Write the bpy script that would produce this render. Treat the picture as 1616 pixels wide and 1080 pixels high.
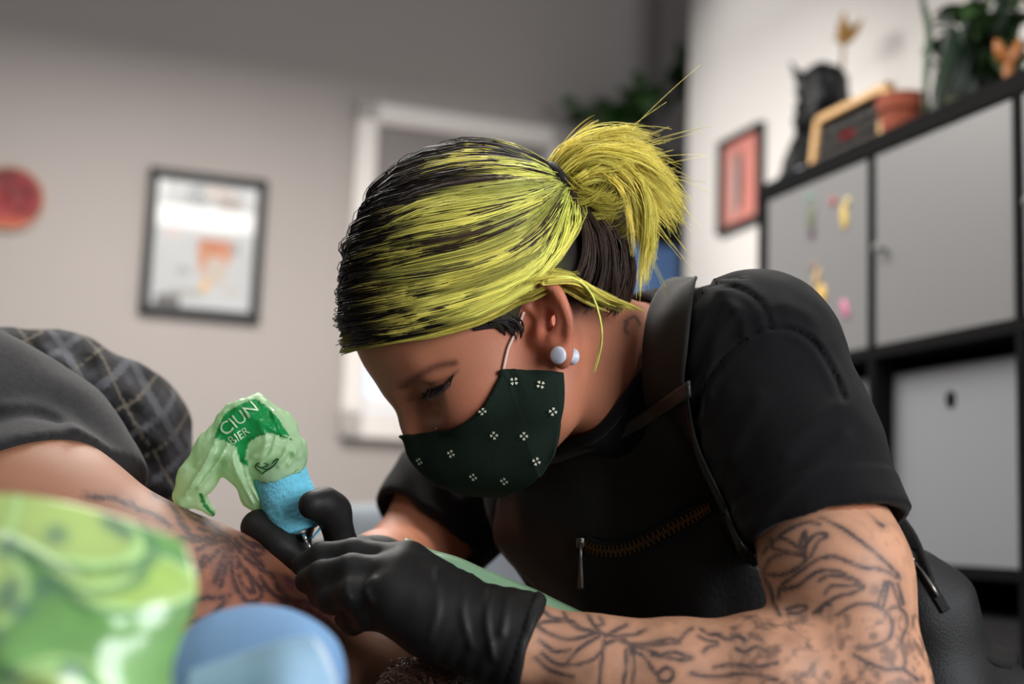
import bpy, bmesh, math, random
import numpy as np
from mathutils import Matrix, Vector

for _o in list(bpy.data.objects):
    bpy.data.objects.remove(_o, do_unlink=True)
scene = bpy.context.scene
COL = scene.collection
rng = np.random.default_rng(7)
random.seed(7)

# ------------------------------------------------------------------ camera
FPX = 2100.0                       # focal length in pixels of the 1616x1080 frame
PITCH, ROLL = math.radians(8.0), math.radians(2.2)
CAM = np.array([0.0, 0.0, 0.92])
_f = np.array([0, math.cos(PITCH), math.sin(PITCH)])
_u = np.array([0, -math.sin(PITCH), math.cos(PITCH)])
_r = np.array([1.0, 0, 0])
RIGHT = _r * math.cos(ROLL) + _u * math.sin(ROLL)
UP = _u * math.cos(ROLL) - _r * math.sin(ROLL)
FWD = _f
cd = bpy.data.cameras.new('camera')
cd.sensor_width = 36.0
cd.lens = FPX * 36.0 / 1616.0
cd.clip_start = 0.05
cd.dof.use_dof = True
cd.dof.focus_distance = 1.0
cd.dof.aperture_fstop = 3.0
cam = bpy.data.objects.new('camera', cd)
COL.objects.link(cam)
cam.matrix_world = Matrix(((RIGHT[0], UP[0], -FWD[0], CAM[0]), (RIGHT[1], UP[1], -FWD[1], CAM[1]),
                           (RIGHT[2], UP[2], -FWD[2], CAM[2]), (0, 0, 0, 1)))
scene.camera = cam

# ------------------------------------------------------------------ light
scene.view_settings.view_transform = 'Standard'
scene.view_settings.look = 'None'
scene.view_settings.gamma = 1.0
scene.view_settings.use_curve_mapping = False
scene.view_settings.exposure = 0.0
w = bpy.data.worlds.new('world')
scene.world = w
w.use_nodes = True
w.node_tree.nodes['Background'].inputs[0].default_value = (0.95, 0.97, 1.0, 1)
w.node_tree.nodes['Background'].inputs[1].default_value = 0.085

def area(name, loc, target, sx, sy, power, color):
    l = bpy.data.lights.new(name, 'AREA')
    l.shape = 'RECTANGLE'; l.size = sx; l.size_y = sy; l.energy = power; l.color = color
    o = bpy.data.objects.new(name, l); COL.objects.link(o)
    o.location = loc
    o.rotation_euler = (Vector(target) - Vector(loc)).to_track_quat('-Z', 'Y').to_euler()
    return o
scene.cycles.max_bounces = 6; scene.cycles.diffuse_bounces = 3; scene.cycles.glossy_bounces = 3; scene.cycles.transmission_bounces = 4
# two ceiling panels of the room, and the shop window behind the camera on the left
area('ceiling_lamp_work', (0.0, 1.50, 2.28), (0.0, 1.45, 0), 1.2, 0.35, 21, (1.0, 0.95, 0.88))
area('ceiling_lamp_front', (-0.7, 0.1, 2.55), (-0.7, 0.1, 0), 1.2, 0.35, 7, (1.0, 0.96, 0.90))
area('back_wall_fill', (-0.50, 2.45, 2.2), (-0.50, 2.5, 0), 1.0, 0.7, 39, (1.0, 0.96, 0.91))  # unseen lamp, added to brighten the back wall below its dark top
area('shop_window', (1.62, -0.55, 1.5), (0.2, 1.2, 0.95), 1.4, 1.3, 66, (0.94, 0.97, 1.0))
sl = bpy.data.lights.new('white_wall_fill', 'SPOT'); sl.energy = 84; sl.spot_size = math.radians(36); sl.spot_blend = 0.9; sl.shadow_soft_size = 0.06; sl.color = (1.0, 0.97, 0.93)  # unseen spot, added to brighten the far end of the white wall
so_ = bpy.data.objects.new('white_wall_fill', sl); COL.objects.link(so_); so_.location = (-1.3, 3.0, 2.5)
so_.rotation_euler = (Vector((0.54, 3.25, 2.05)) - Vector((-1.3, 3.0, 2.5))).to_track_quat('-Z', 'Y').to_euler()
# ------------------------------------------------------------------ helpers
f32 = np.float32
def C(u, v, d):
    """photo pixel (1616x1080) at a given distance -> metres right, up, ahead of the camera"""
    return np.array([(u - 808.0) * d / FPX, (540.0 - v) * d / FPX, d])
def Cs(lst): return np.array([C(*p) for p in lst])
def to_world(P):
    P = np.asarray(P, dtype=np.float64)
    return CAM + P[..., 0:1] * RIGHT + P[..., 1:2] * UP + P[..., 2:3] * FWD
def from_world(P):
    Q = np.asarray(P, dtype=np.float64) - CAM
    return np.stack([Q @ RIGHT, Q @ UP, Q @ FWD], -1)
def W(u, v, d): return to_world(C(u, v, d))
def pix(P): return np.stack([808 + FPX * P[:, 0] / P[:, 2], 540 - FPX * P[:, 1] / P[:, 2]], -1)
def lin(c):
    c = np.asarray(c, dtype=np.float64) / 255.0
    return np.where(c <= 0.04045, c / 12.92, ((c + 0.055) / 1.055) ** 2.4)
def nrm(v):
    v = np.asarray(v, dtype=np.float64)
    return v / (np.linalg.norm(v, axis=-1, keepdims=True) + 1e-12)

# ---- materials
MATS = {}
def mat(name, color=(200, 200, 200), rough=0.6, metallic=0.0, bump=0.0, bscale=200.0, attr=None, vary=0.0, vscale=8.0,
        sss=0.0, sheen=0.0, coat=0.0, coat_rough=0.1, spec=0.5, trans=0.0, emit=None, estr=0.0, alpha=1.0, wave=None, ior=1.45, translucent=0.0):
    if name in MATS: return MATS[name]
    m = bpy.data.materials.new(name); m.use_nodes = True
    nt = m.node_tree; N = nt.nodes; L = nt.links
    b = N['Principled BSDF']
    c = lin(color)
    b.inputs['Base Color'].default_value = (*c, 1)
    b.inputs['Roughness'].default_value = rough
    b.inputs['Metallic'].default_value = metallic
    b.inputs['Specular IOR Level'].default_value = spec
    b.inputs['IOR'].default_value = ior
    b.inputs['Alpha'].default_value = alpha
    b.inputs['Transmission Weight'].default_value = trans
    if sss:
        b.inputs['Subsurface Weight'].default_value = sss
        b.inputs['Subsurface Radius'].default_value = (0.01, 0.004, 0.002)
        b.inputs['Subsurface Scale'].default_value = 0.6
    if sheen:
        b.inputs['Sheen Weight'].default_value = sheen
        b.inputs['Sheen Roughness'].default_value = 0.5
    if coat:
        b.inputs['Coat Weight'].default_value = coat
        b.inputs['Coat Roughness'].default_value = coat_rough
    if emit is not None:
        b.inputs['Emission Color'].default_value = (*lin(emit), 1)
        b.inputs['Emission Strength'].default_value = estr
    tc = N.new('ShaderNodeTexCoord')
    src = None
    if attr:
        a = N.new('ShaderNodeAttribute'); a.attribute_name = attr
        src = a.outputs['Color']
        if emit == 'attr': pass
    if vary:
        no = N.new('ShaderNodeTexNoise'); no.inputs['Scale'].default_value = vscale; no.inputs['Detail'].default_value = 5
        L.new(tc.outputs['Object'], no.inputs['Vector'])
        mr = N.new('ShaderNodeMapRange')
        mr.inputs['From Min'].default_value = 0.25; mr.inputs['From Max'].default_value = 0.75
        mr.inputs['To Min'].default_value = 1 - vary; mr.inputs['To Max'].default_value = 1 + vary
        L.new(no.outputs['Fac'], mr.inputs['Value'])
        mx = N.new('ShaderNodeVectorMath'); mx.operation = 'SCALE'
        if src is not None: L.new(src, mx.inputs[0])
        else: mx.inputs[0].default_value = tuple(c)
        L.new(mr.outputs['Result'], mx.inputs['Scale'])
        src = mx.outputs['Vector']
    if src is not None: L.new(src, b.inputs['Base Color'])
    if bump:
        bn = N.new('ShaderNodeBump'); bn.inputs['Strength'].default_value = bump; bn.inputs['Distance'].default_value = 0.002
        if wave:
            t = N.new('ShaderNodeTexWave'); t.inputs['Scale'].default_value = wave; t.inputs['Distortion'].default_value = 1.5
            L.new(tc.outputs['Object'], t.inputs['Vector'])
        else:
            t = N.new('ShaderNodeTexNoise'); t.inputs['Scale'].default_value = bscale; t.inputs['Detail'].default_value = 3
            L.new(tc.outputs['Object'], t.inputs['Vector'])
        L.new(t.outputs['Fac'], bn.inputs['Height'])
        L.new(bn.outputs['Normal'], b.inputs['Normal'])
    if translucent:
        tr = N.new('ShaderNodeBsdfTranslucent'); ms = N.new('ShaderNodeMixShader')
        ms.inputs[0].default_value = translucent
        if src is not None: L.new(src, tr.inputs['Color'])
        else: tr.inputs['Color'].default_value = (*c, 1)
        L.new(b.outputs[0], ms.inputs[1]); L.new(tr.outputs[0], ms.inputs[2])
        L.new(ms.outputs[0], N['Material Output'].inputs[0])
    MATS[name] = m
    return m

# ---- objects
def tag(o, label=None, cat=None, group=None, kind=None):
    if label: o['label'] = label
    if cat: o['category'] = cat
    if group: o['group'] = group
    if kind: o['kind'] = kind
    return o
def thing(name, label, cat, loc, group=None):
    o = bpy.data.objects.new(name, None); COL.objects.link(o)
    o.location = loc; o.empty_display_size = 0.05
    return tag(o, label, cat, group)
def base(o):
    v = np.zeros(3)
    while o is not None:
        v = v + np.array(o.location); o = o.parent
    return v
def mk(name, V, F, m, parent=None, smooth=True, cols=None, origin=None):
    """one mesh object from world-space vertices"""
    V = np.asarray(V, dtype=np.float64)
    off = base(parent) if parent is not None else np.zeros(3)
    if origin is None: origin = np.array([V[:, 0].mean(), V[:, 1].mean(), V[:, 2].min()])
    me = bpy.data.meshes.new(name)
    Vl = V - origin
    if isinstance(F, np.ndarray) and F.ndim == 2:
        k = F.shape[1]; n = len(F)
        me.vertices.add(len(Vl)); me.vertices.foreach_set('co', Vl.astype(f32).ravel())
        me.loops.add(n * k); me.loops.foreach_set('vertex_index', F.astype(np.int32).ravel())
        me.polygons.add(n); me.polygons.foreach_set('loop_start', (np.arange(n) * k).astype(np.int32))
        me.update(calc_edges=True)
    else:
        me.from_pydata([tuple(v) for v in Vl], [], [tuple(int(i) for i in f) for f in F]); me.update()
    if smooth: me.polygons.foreach_set('use_smooth', np.ones(len(me.polygons), dtype=bool))
    if cols is not None:
        a = me.color_attributes.new('paint', 'FLOAT_COLOR', 'POINT')
        cc = np.ones((len(V), 4), dtype=f32); cc[:, :3] = cols
        a.data.foreach_set('color', cc.ravel())
    me.materials.append(m)
    o = bpy.data.objects.new(name, me); COL.objects.link(o)
    o.location = origin - off
    if parent is not None: o.parent = parent
    return o

class MB:
    """collects simple shapes (world space) into one mesh"""
    def __init__(s): s.v = []; s.f = []
    def add(s, V, F):
        n = len(s.v); s.v += [tuple(map(float, p)) for p in V]; s.f += [tuple(n + i for i in f) for f in F]; return s
    def box(s, c, ax, half, bev=0.0):
        """box with centre c, axes ax (3x3 rows), half sizes, chamfered edges"""
        c = np.asarray(c, float); ax = np.asarray(ax, float); hx, hy, hz = half
        b = min(bev, 0.45 * min(half))
        if b <= 0:
            V = [c + ax[0] * hx * i + ax[1] * hy * j + ax[2] * hz * k for i in (-1, 1) for j in (-1, 1) for k in (-1, 1)]
            return s.add(V, [(0, 1, 3, 2), (4, 6, 7, 5), (0, 4, 5, 1), (2, 3, 7, 6), (0, 2, 6, 4), (1, 5, 7, 3)])
        V = []; idx = {}
        for i in (-1, 1):
            for j in (-1, 1):
                for k in (-1, 1):
                    for a in range(3):
                        h = [hx - b, hy - b, hz - b]; h[a] += b
                        idx[(i, j, k, a)] = len(V)
                        V.append(c + ax[0] * h[0] * i + ax[1] * h[1] * j + ax[2] * h[2] * k)
        Fs = []
        for a in range(3):
            o1, o2 = [x for x in range(3) if x != a]
            for sg in (-1, 1):
                q = []
                for (p, r) in ((-1, -1), (1, -1), (1, 1), (-1, 1)):
                    key = [0, 0, 0]; key[a] = sg; key[o1] = p; key[o2] = r
                    q.append(idx[(*key, a)])
                Fs.append(q)
        for a in range(3):
            o1, o2 = [x for x in range(3) if x != a]
            for p in (-1, 1):
                for r in (-1, 1):
                    k0 = [0, 0, 0]; k1 = [0, 0, 0]
                    k0[a] = -1; k1[a] = 1
                    for kk in (k0, k1): kk[o1] = p; kk[o2] = r
                    Fs.append([idx[(*k0, o1)], idx[(*k1, o1)], idx[(*k1, o2)], idx[(*k0, o2)]])
        for i in (-1, 1):
            for j in (-1, 1):
                for k in (-1, 1): Fs.append([idx[(i, j, k, a)] for a in range(3)])
        return s.add(V, Fs)
    def tube(s, pts, rads, n=10, cap=True, flat=1.0, up=None):
        V, F = tube_geo(pts, rads, n, cap, flat, up); return s.add(V, F)
    def lathe(s, c, axis, prof, n=28, cap=True):
        """prof: list of (radius, height along axis)"""
        axis = nrm(axis); t = nrm(np.cross(axis, [0.3, 0.9, 0.12])); b = np.cross(axis, t)
        V = []; F = []
        for r, h in prof:
            for i in range(n):
                a = 2 * math.pi * i / n
                V.append(np.asarray(c) + axis * h + (t * math.cos(a) + b * math.sin(a)) * r)
        for j in range(len(prof) - 1):
            for i in range(n):
                i2 = (i + 1) % n
                F.append((j * n + i, j * n + i2, (j + 1) * n + i2, (j + 1) * n + i))
        if cap:
            F.append(tuple(range(n - 1, -1, -1))); F.append(tuple((len(prof) - 1) * n + i for i in range(n)))
        return s.add(V, F)
    def build(s, name, m, parent=None, smooth=False, cols=None):
        o = mk(name, np.array(s.v), s.f, m, parent, smooth, cols)
        bm = bmesh.new(); bm.from_mesh(o.data); bmesh.ops.recalc_face_normals(bm, faces=bm.faces); bm.to_mesh(o.data); bm.free()
        if smooth == 'auto':
            o.data.set_sharp_from_angle(angle=0.6)
        return o

def tube_geo(pts, rads, n=10, cap=True, flat=1.0, up=None):
    pts = np.asarray(pts, float); m = len(pts)
    if np.isscalar(rads): rads = [rads] * m
    T = nrm(np.gradient(pts, axis=0))
    ref = np.array(up if up is not None else [0.13, 0.21, 0.97], float)
    V = []; F = []
    a0 = None
    for i in range(m):
        a = ref - T[i] * (ref @ T[i])
        if np.linalg.norm(a) < 1e-4: a = np.cross(T[i], [1, 0, 0.2])
        a = nrm(a) if a0 is None or up is not None else nrm(a0 - T[i] * (a0 @ T[i]))
        a0 = a; b = np.cross(T[i], a)
        for k in range(n):
            t = 2 * math.pi * k / n
            V.append(pts[i] + (a * math.cos(t) * flat + b * math.sin(t)) * rads[i])
    for i in range(m - 1):
        for k in range(n):
            k2 = (k + 1) % n
            F.append((i * n + k, i * n + k2, (i + 1) * n + k2, (i + 1) * n + k))
    if cap:
        F.append(tuple(range(n - 1, -1, -1))); F.append(tuple((m - 1) * n + k for k in range(n)))
    return V, F
def spline(P, n):
    """Catmull-Rom through P, n samples"""
    P = np.asarray(P, float)
    if len(P) == 2: return P[0] + (P[1] - P[0]) * np.linspace(0, 1, n)[:, None]
    Q = np.vstack([2 * P[0] - P[1], P, 2 * P[-1] - P[-2]])
    t = np.linspace(0, len(P) - 1 - 1e-9, n); i = t.astype(int); x = (t - i)[:, None]
    a, b, c, d = Q[i], Q[i + 1], Q[i + 2], Q[i + 3]
    return 0.5 * (2 * b + (c - a) * x + (2 * a - 5 * b + 4 * c - d) * x ** 2 + (3 * b - a - 3 * c + d) * x ** 3)
def grid_faces(nr, nc):
    i = np.arange(nr * nc).reshape(nr, nc)
    return np.stack([i[:-1, :-1], i[:-1, 1:], i[1:, 1:], i[1:, :-1]], -1).reshape(-1, 4)
def sheet(G, thick, toward=None):
    """closed slab from a grid of points (rows, cols, 3); toward: point the normals away from / outward"""
    G = np.asarray(G, float); nr, nc = G.shape[:2]
    du = np.gradient(G, axis=1); dv = np.gradient(G, axis=0)
    Nn = nrm(np.cross(du, dv))
    if toward is not None:
        s = np.sign(((np.asarray(toward) - G) * Nn).sum(-1).mean()); Nn = Nn * s
    A = (G + Nn * thick).reshape(-1, 3); B = G.reshape(-1, 3); n = nr * nc
    Fa = grid_faces(nr, nc)
    idx = np.arange(n).reshape(nr, nc)
    rim = np.concatenate([idx[0, :], idx[1:, -1], idx[-1, -2::-1], idx[-2:0:-1, 0]])
    r2 = np.roll(rim, -1)
    Fr = np.stack([rim, r2, r2 + n, rim + n], -1)
    return np.vstack([A, B]), np.vstack([Fa, (Fa + n)[:, ::-1], Fr[:, ::-1]])

# ---- value noise
_tab = rng.random((32, 32, 32)).astype(f32)
def vnoise(P):
    P = np.asarray(P, dtype=f32); i = np.floor(P).astype(int); x = P - i; x = x * x * (3 - 2 * x)
    i0 = i % 32; i1 = (i + 1) % 32
    def g(a, b, c): return _tab[a[:, 0], b[:, 1], c[:, 2]]
    r = 0
    for sx in (0, 1):
        for sy in (0, 1):
            for sz in (0, 1):
                wgt = (x[:, 0] if sx else 1 - x[:, 0]) * (x[:, 1] if sy else 1 - x[:, 1]) * (x[:, 2] if sz else 1 - x[:, 2])
                r = r + wgt * g(i1 if sx else i0, i1 if sy else i0, i1 if sz else i0)
    return r * 2 - 1

# ---- signed distance modelling (metres, camera-side axes) and a surface-nets mesher
def smin(a, b, k):
    h = np.maximum(k - np.abs(a - b), 0) / k
    return np.minimum(a, b) - h * h * k * 0.25
def smax(a, b, k): return -smin(-a, -b, k)
def sph(P, c, r): return np.sqrt(((P - np.asarray(c, f32)) ** 2).sum(1)) - f32(r)
def ell(P, c, r, ax=None):
    Q = P - np.asarray(c, f32)
    if ax is not None: Q = Q @ np.asarray(ax, f32).T
    r = np.asarray(r, f32)
    k0 = np.sqrt(((Q / r) ** 2).sum(1)); k1 = np.sqrt(((Q / (r * r)) ** 2).sum(1)) + 1e-9
    return np.where(k0 < 1e-3, -r.min(), k0 * (k0 - 1) / k1)
def cap(P, a, b, ra, rb=None):
    rb = ra if rb is None else rb
    a = np.asarray(a, f32); b = np.asarray(b, f32); ba = b - a; pa = P - a
    h = np.clip(pa @ ba / (ba @ ba + 1e-12), 0, 1)
    return np.sqrt(((pa - h[:, None] * ba) ** 2).sum(1)) - (ra + (rb - ra) * h)
def chain(P, pts, rads, k=0.008):
    d = None
    for i in range(len(pts) - 1):
        e = cap(P, pts[i], pts[i + 1], rads[i], rads[i + 1])
        d = e if d is None else smin(d, e, k)
    return d
def plane(P, p, n): return (P - np.asarray(p, f32)) @ np.asarray(nrm(n), f32)
def bounded(P, c, r, fn, margin=0.06):
    d = sph(P, c, r)
    out = np.maximum(d, margin).astype(f32)
    m = d < margin
    if m.any(): out[m] = fn(P[m])
    return out
def poly_dist(X, pl):
    """distance of 2-D points to a polyline"""
    d = np.full(len(X), 1e9, dtype=f32); pl = np.asarray(pl, f32)
    for a, b in zip(pl[:-1], pl[1:]):
        ba = b - a; pa = X - a
        h = np.clip(pa @ ba / (ba @ ba + 1e-9), 0, 1)
        d = np.minimum(d, np.sqrt(((pa - h[:, None] * ba) ** 2).sum(1)))
    return d
def in_poly(X, pl):
    pl = np.asarray(pl, float); r = np.zeros(len(X), bool); x, y = X[:, 0], X[:, 1]
    for (x0, y0), (x1, y1) in zip(pl, np.roll(pl, -1, axis=0)):
        c = ((y0 > y) != (y1 > y)) & (x < (x1 - x0) * (y - y0) / (y1 - y0 + 1e-12) + x0)
        r ^= c
    return r
def mesh_sdf(fn, lo, hi, h, B=6):
    lo = np.asarray(lo, float); hi = np.asarray(hi, float)
    nb = np.ceil((hi - lo) / h / B).astype(int); n = nb * B
    bi = np.stack(np.meshgrid(*[np.arange(k) for k in nb], indexing='ij'), -1).reshape(-1, 3)
    cen = (lo + (bi * B + (B - 1) / 2) * h).astype(f32)
    fc = np.concatenate([fn(cen[i:i + 200000]) for i in range(0, len(cen), 200000)])
    act = np.abs(fc) < (B * h * 0.5 * 1.732 + h) * 1.35
    big = np.where(fc < 0, -1.0, 1.0).astype(f32)
    G = np.repeat(np.repeat(np.repeat(big.reshape(nb), B, 0), B, 1), B, 2)
    o = np.stack(np.meshgrid(*[np.arange(B)] * 3, indexing='ij'), -1).reshape(-1, 3)
    ab = bi[act]
    for i in range(0, len(ab), 3000):
        idx = (ab[i:i + 3000, None, :] * B + o[None]).reshape(-1, 3)
        G[idx[:, 0], idx[:, 1], idx[:, 2]] = fn((lo + idx * h).astype(f32))
    S = G < 0
    cnt = np.zeros(n - 1, dtype=np.int8)
    for a in (0, 1):
        for b in (0, 1):
            for c in (0, 1): cnt += S[a:n[0] - 1 + a, b:n[1] - 1 + b, c:n[2] - 1 + c]
    ci = np.argwhere((cnt > 0) & (cnt < 8))
    vid = np.full(n - 1, -1, dtype=np.int32); vid[ci[:, 0], ci[:, 1], ci[:, 2]] = np.arange(len(ci))
    cor = np.array([(a, b, c) for a in (0, 1) for b in (0, 1) for c in (0, 1)])
    val = np.stack([G[ci[:, 0] + a, ci[:, 1] + b, ci[:, 2] + c] for a, b, c in cor], -1)
    acc = np.zeros((len(ci), 3)); num = np.zeros(len(ci))
    for i in range(8):
        for j in range(i + 1, 8):
            if np.abs(cor[i] - cor[j]).sum() != 1: continue
            m = (val[:, i] < 0) != (val[:, j] < 0)
            t = val[m, i] / (val[m, i] - val[m, j])
            acc[m] += cor[i] + t[:, None] * (cor[j] - cor[i]); num[m] += 1
    V = lo + (ci + acc / num[:, None]) * h
    Fs = []
    for ax in range(3):
        b, c = [(1, 2), (2, 0), (0, 1)][ax]
        sl0 = [slice(None)] * 3; sl1 = [slice(None)] * 3
        sl0[ax] = slice(0, n[ax] - 1); sl1[ax] = slice(1, n[ax])
        A = S[tuple(sl0)]; D = S[tuple(sl1)]
        e = np.argwhere(A != D)
        ok = (e[:, b] > 0) & (e[:, c] > 0) & (e[:, b] < n[b] - 1) & (e[:, c] < n[c] - 1)
        e = e[ok]
        fl = A[e[:, 0], e[:, 1], e[:, 2]]
        q = []
        for db, dc in ((-1, -1), (0, -1), (0, 0), (-1, 0)):
            k = e.copy(); k[:, b] += db; k[:, c] += dc
            q.append(vid[k[:, 0], k[:, 1], k[:, 2]])
        q = np.stack(q, -1)
        q[~fl] = q[~fl][:, ::-1]
        Fs.append(q)
    Fq = np.vstack(Fs)
    return V, Fq[:, ::-1].copy()      # the camera-side axes are left-handed
def sdf_obj(name, fn, lo, hi, h, m, parent=None, paint=None):
    V, F = mesh_sdf(fn, lo, hi, h)
    cols = paint(V) if paint else None
    return mk(name, to_world(V), F, m, parent, True, cols)
def grad(fn, P, e=0.0008):
    P = np.asarray(P, f32)
    g = np.stack([fn(P + np.eye(3, dtype=f32)[i] * f32(e)) - fn(P - np.eye(3, dtype=f32)[i] * f32(e)) for i in range(3)], -1)
    return nrm(g)
def trace(fn, px, d0=0.6, lift=0.0, iters=90, dmax=1.8):
    """points where the sight lines through photo pixels px meet a surface, lifted off it along its normal"""
    px = np.asarray(px, float)
    ray = np.stack([(px[:, 0] - 808) / FPX, (540 - px[:, 1]) / FPX, np.ones(len(px))], -1)
    ln = np.linalg.norm(ray, axis=1)
    d = np.full(len(px), d0); best = np.full(len(px), 9.0); db = d.copy()
    for _ in range(iters):
        s = fn((ray * d[:, None]).astype(f32))
        b = s < best; best[b] = s[b]; db[b] = d[b]
        d = np.minimum(d + np.where(np.abs(s) < 2e-4, 0, s * 0.85) / ln, dmax)
    mi = fn((ray * d[:, None]).astype(f32)) > .0012
    P = ray * np.where(mi, db, d)[:, None]  # sight lines that pass by: the nearest point of the surface
    if mi.any():
        Q = P[mi]
        for _ in range(6): Q = Q - grad(fn, Q) * fn(Q.astype(f32))[:, None]
        P[mi] = Q
    if lift: P = P + grad(fn, P) * lift
    return P
# ================================================================== the room
PSI = math.radians(19.4)
WV = np.array([-math.sin(PSI), math.cos(PSI), 0])          # along the right-hand wall, away from the camera
BW = np.array([math.cos(PSI), math.sin(PSI), 0])           # along the back wall, to the right
ZV = np.array([0, 0, 1.0])
def ray(u, v):
    d = RIGHT * (u - 808) / FPX + UP * (540 - v) / FPX + FWD; return d
def hit(u, v, p, n):
    d = ray(u, v); return CAM + d * (((p - CAM) @ n) / (d @ n))
BP = W(330, 390, 3.72)                                      # a point of the back wall
SP = W(1373, 555, 2.176)                                    # front edge of the shelf, at its second upright
WP = SP + BW * 0.40                                         # a point of the right-hand wall
def quad_wall(name, p0, ax, length, z0, z1, nrmv, thick, m):
    mb = MB(); c = p0 + ax * length / 2 - nrmv * thick / 2; c = np.array([c[0], c[1], (z0 + z1) / 2])
    mb.box(c, [ax, nrmv, ZV], (length / 2, thick / 2, (z1 - z0) / 2)); return tag(mb.build(name, m), kind='structure')
M_BACK = mat('grey_paint', (176, 168, 164), .85, bump=.15, bscale=120, vary=.02, vscale=3)
M_WHITE = mat('white_paint', (238, 234, 230), .8, bump=.12, bscale=120, vary=.02, vscale=3)
_e = hit(1081, 420, WP, BW)                                 # free end of the right-hand wall
_es = ((_e - WP) @ WV)
p0 = WP + WV * (_es - 3.9); tag(quad_wall('wall_right', p0 * [1, 1, 0], WV, 3.9, 0, 2.75, -BW, .12, M_WHITE))
p0 = BP - BW * 3.2; tag(quad_wall('wall_back', p0 * [1, 1, 0], BW, 6.0, 0, 2.75, -WV, .12, M_BACK))
mb = MB(); mb.box((0, 1.6, -.03), [(1, 0, 0), (0, 1, 0), (0, 0, 1)], (4.2, 4.2, .03)); tag(mb.build('floor', mat('floor_wood', (92, 74, 62), .5, vary=.2, vscale=6)), kind='structure')
mb = MB(); c = (BP - BW * .2 - WV * .008); c[2] = .05; mb.box(c, [BW, WV, ZV], (3.0, .008, .05), .004); tag(mb.build('baseboard_back', M_WHITE), kind='structure')

# ---- window with a half-drawn blind
tl = hit(566, 158, BP, WV); bl = hit(529, 690, BP, WV); tr = hit(893, 203, BP, WV)
wx0 = ((tl + bl) / 2 - BP) @ BW; wx1 = (tr - BP) @ BW; wz1 = tl[2] - .01; wz0 = bl[2]
def bpt(x, z, o=0.0): p = BP + BW * x - WV * o; return np.array([p[0], p[1], z])
win = MB(); fw = .062
for (x0, x1, z0, z1) in ((wx0, wx0 + fw, wz0, wz1), (wx1 - fw, wx1, wz0, wz1), (wx0, wx1, wz1 - fw, wz1), (wx0, wx1, wz0, wz0 + .08)):
    win.box(bpt((x0 + x1) / 2, (z0 + z1) / 2, .02), [BW, WV, ZV], ((x1 - x0) / 2, .022, (z1 - z0) / 2), .004)
wo = tag(win.build('window_1', mat('window_white', (236, 230, 225), .45)), kind='structure')
mb = MB(); mb.box(bpt((wx0 + wx1) / 2, (wz0 + wz1) / 2, .003), [BW, WV, ZV], ((wx1 - wx0) / 2 - fw, .002, (wz1 - wz0) / 2 - fw))
mb.build('daylit_pane', mat('daylight_pane', (190, 205, 225), .2, emit=(196, 216, 246), estr=0.8), wo)
zb = hit(588, 545, BP, WV)[2]
mb = MB(); mb.box(bpt((wx0 + wx1) / 2, (zb + wz1 - fw) / 2, .010), [BW, WV, ZV], ((wx1 - wx0) / 2 - fw - .004, .003, (wz1 - fw - zb) / 2))
mb.tube([bpt(wx0 + fw, zb, .012), bpt(wx1 - fw, zb, .012)], .007, 8); mb.build('blind', mat('blind_grey', (140, 134, 132), .8), wo)
mb = MB(); zz = hit(585, 620, BP, WV)[2]; mb.box(bpt((wx0 + wx1) / 2, zz - .03, .009), [BW, WV, ZV], ((wx1 - wx0) / 2 - fw, .004, .016), .002); mb.build('sash_bar', mat('window_white'), wo)

# ---- pictures
def painted(c, ax, ay, wd, ht, fn, nx=60, ny=80):
    x, y = np.meshgrid(np.linspace(0, 1, nx), np.linspace(0, 1, ny))
    V = c + (x.reshape(-1, 1) - .5) * wd * ax + (.5 - y.reshape(-1, 1)) * ht * ay
    return V, grid_faces(ny, nx)[:, ::-1], fn(x.ravel(), y.ravel())
def framed(name, label, c, ax, nv, wd, ht, bw_, depth, fcol, art, pad=0.0):
    t = thing(name, label, 'picture', np.array([*c[:2], c[2] - ht / 2]))
    fm = MB()
    for sx, sz, hx, hz in ((-1, 0, bw_ / 2, ht / 2), (1, 0, bw_ / 2, ht / 2), (0, 1, wd / 2, bw_ / 2), (0, -1, wd / 2, bw_ / 2)):
        fm.box(c + ax * sx * (wd / 2 - bw_ / 2) + ZV * sz * (ht / 2 - bw_ / 2) + nv * depth / 2, [ax, nv, ZV], (hx, depth / 2, hz), .002)
    fm.build('frame', mat(name + '_frame', fcol, .5), t)
    V, F, cc = painted(c + nv * depth * .35, ax, ZV, wd - bw_ * 1.2, ht - bw_ * 1.2, art)
    mk('print', V, F, mat(name + '_print', attr='paint', rough=.25, coat=.3), t, False, cc)
    return t
def blobs(bg, lst):
    def f(x, y):
        c = np.tile(lin(bg), (len(x), 1))
        for kind, cx, cy, rx, ry, col in lst:
            d = np.maximum(np.abs(x - cx) / rx, np.abs(y - cy) / ry) if kind == 'r' else np.sqrt(((x - cx) / rx) ** 2 + ((y - cy) / ry) ** 2)
            k = np.clip((1 - d) * 6, 0, 1)[:, None]; c = c * (1 - k) + lin(col) * k
        return c
    return f
c = hit(322, 389, BP, WV) ; wd = np.linalg.norm(hit(228, 380, BP, WV) - hit(415, 398, BP, WV)); ht = (hit(334, 279, BP, WV) - hit(313, 505, BP, WV))[2]
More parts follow.
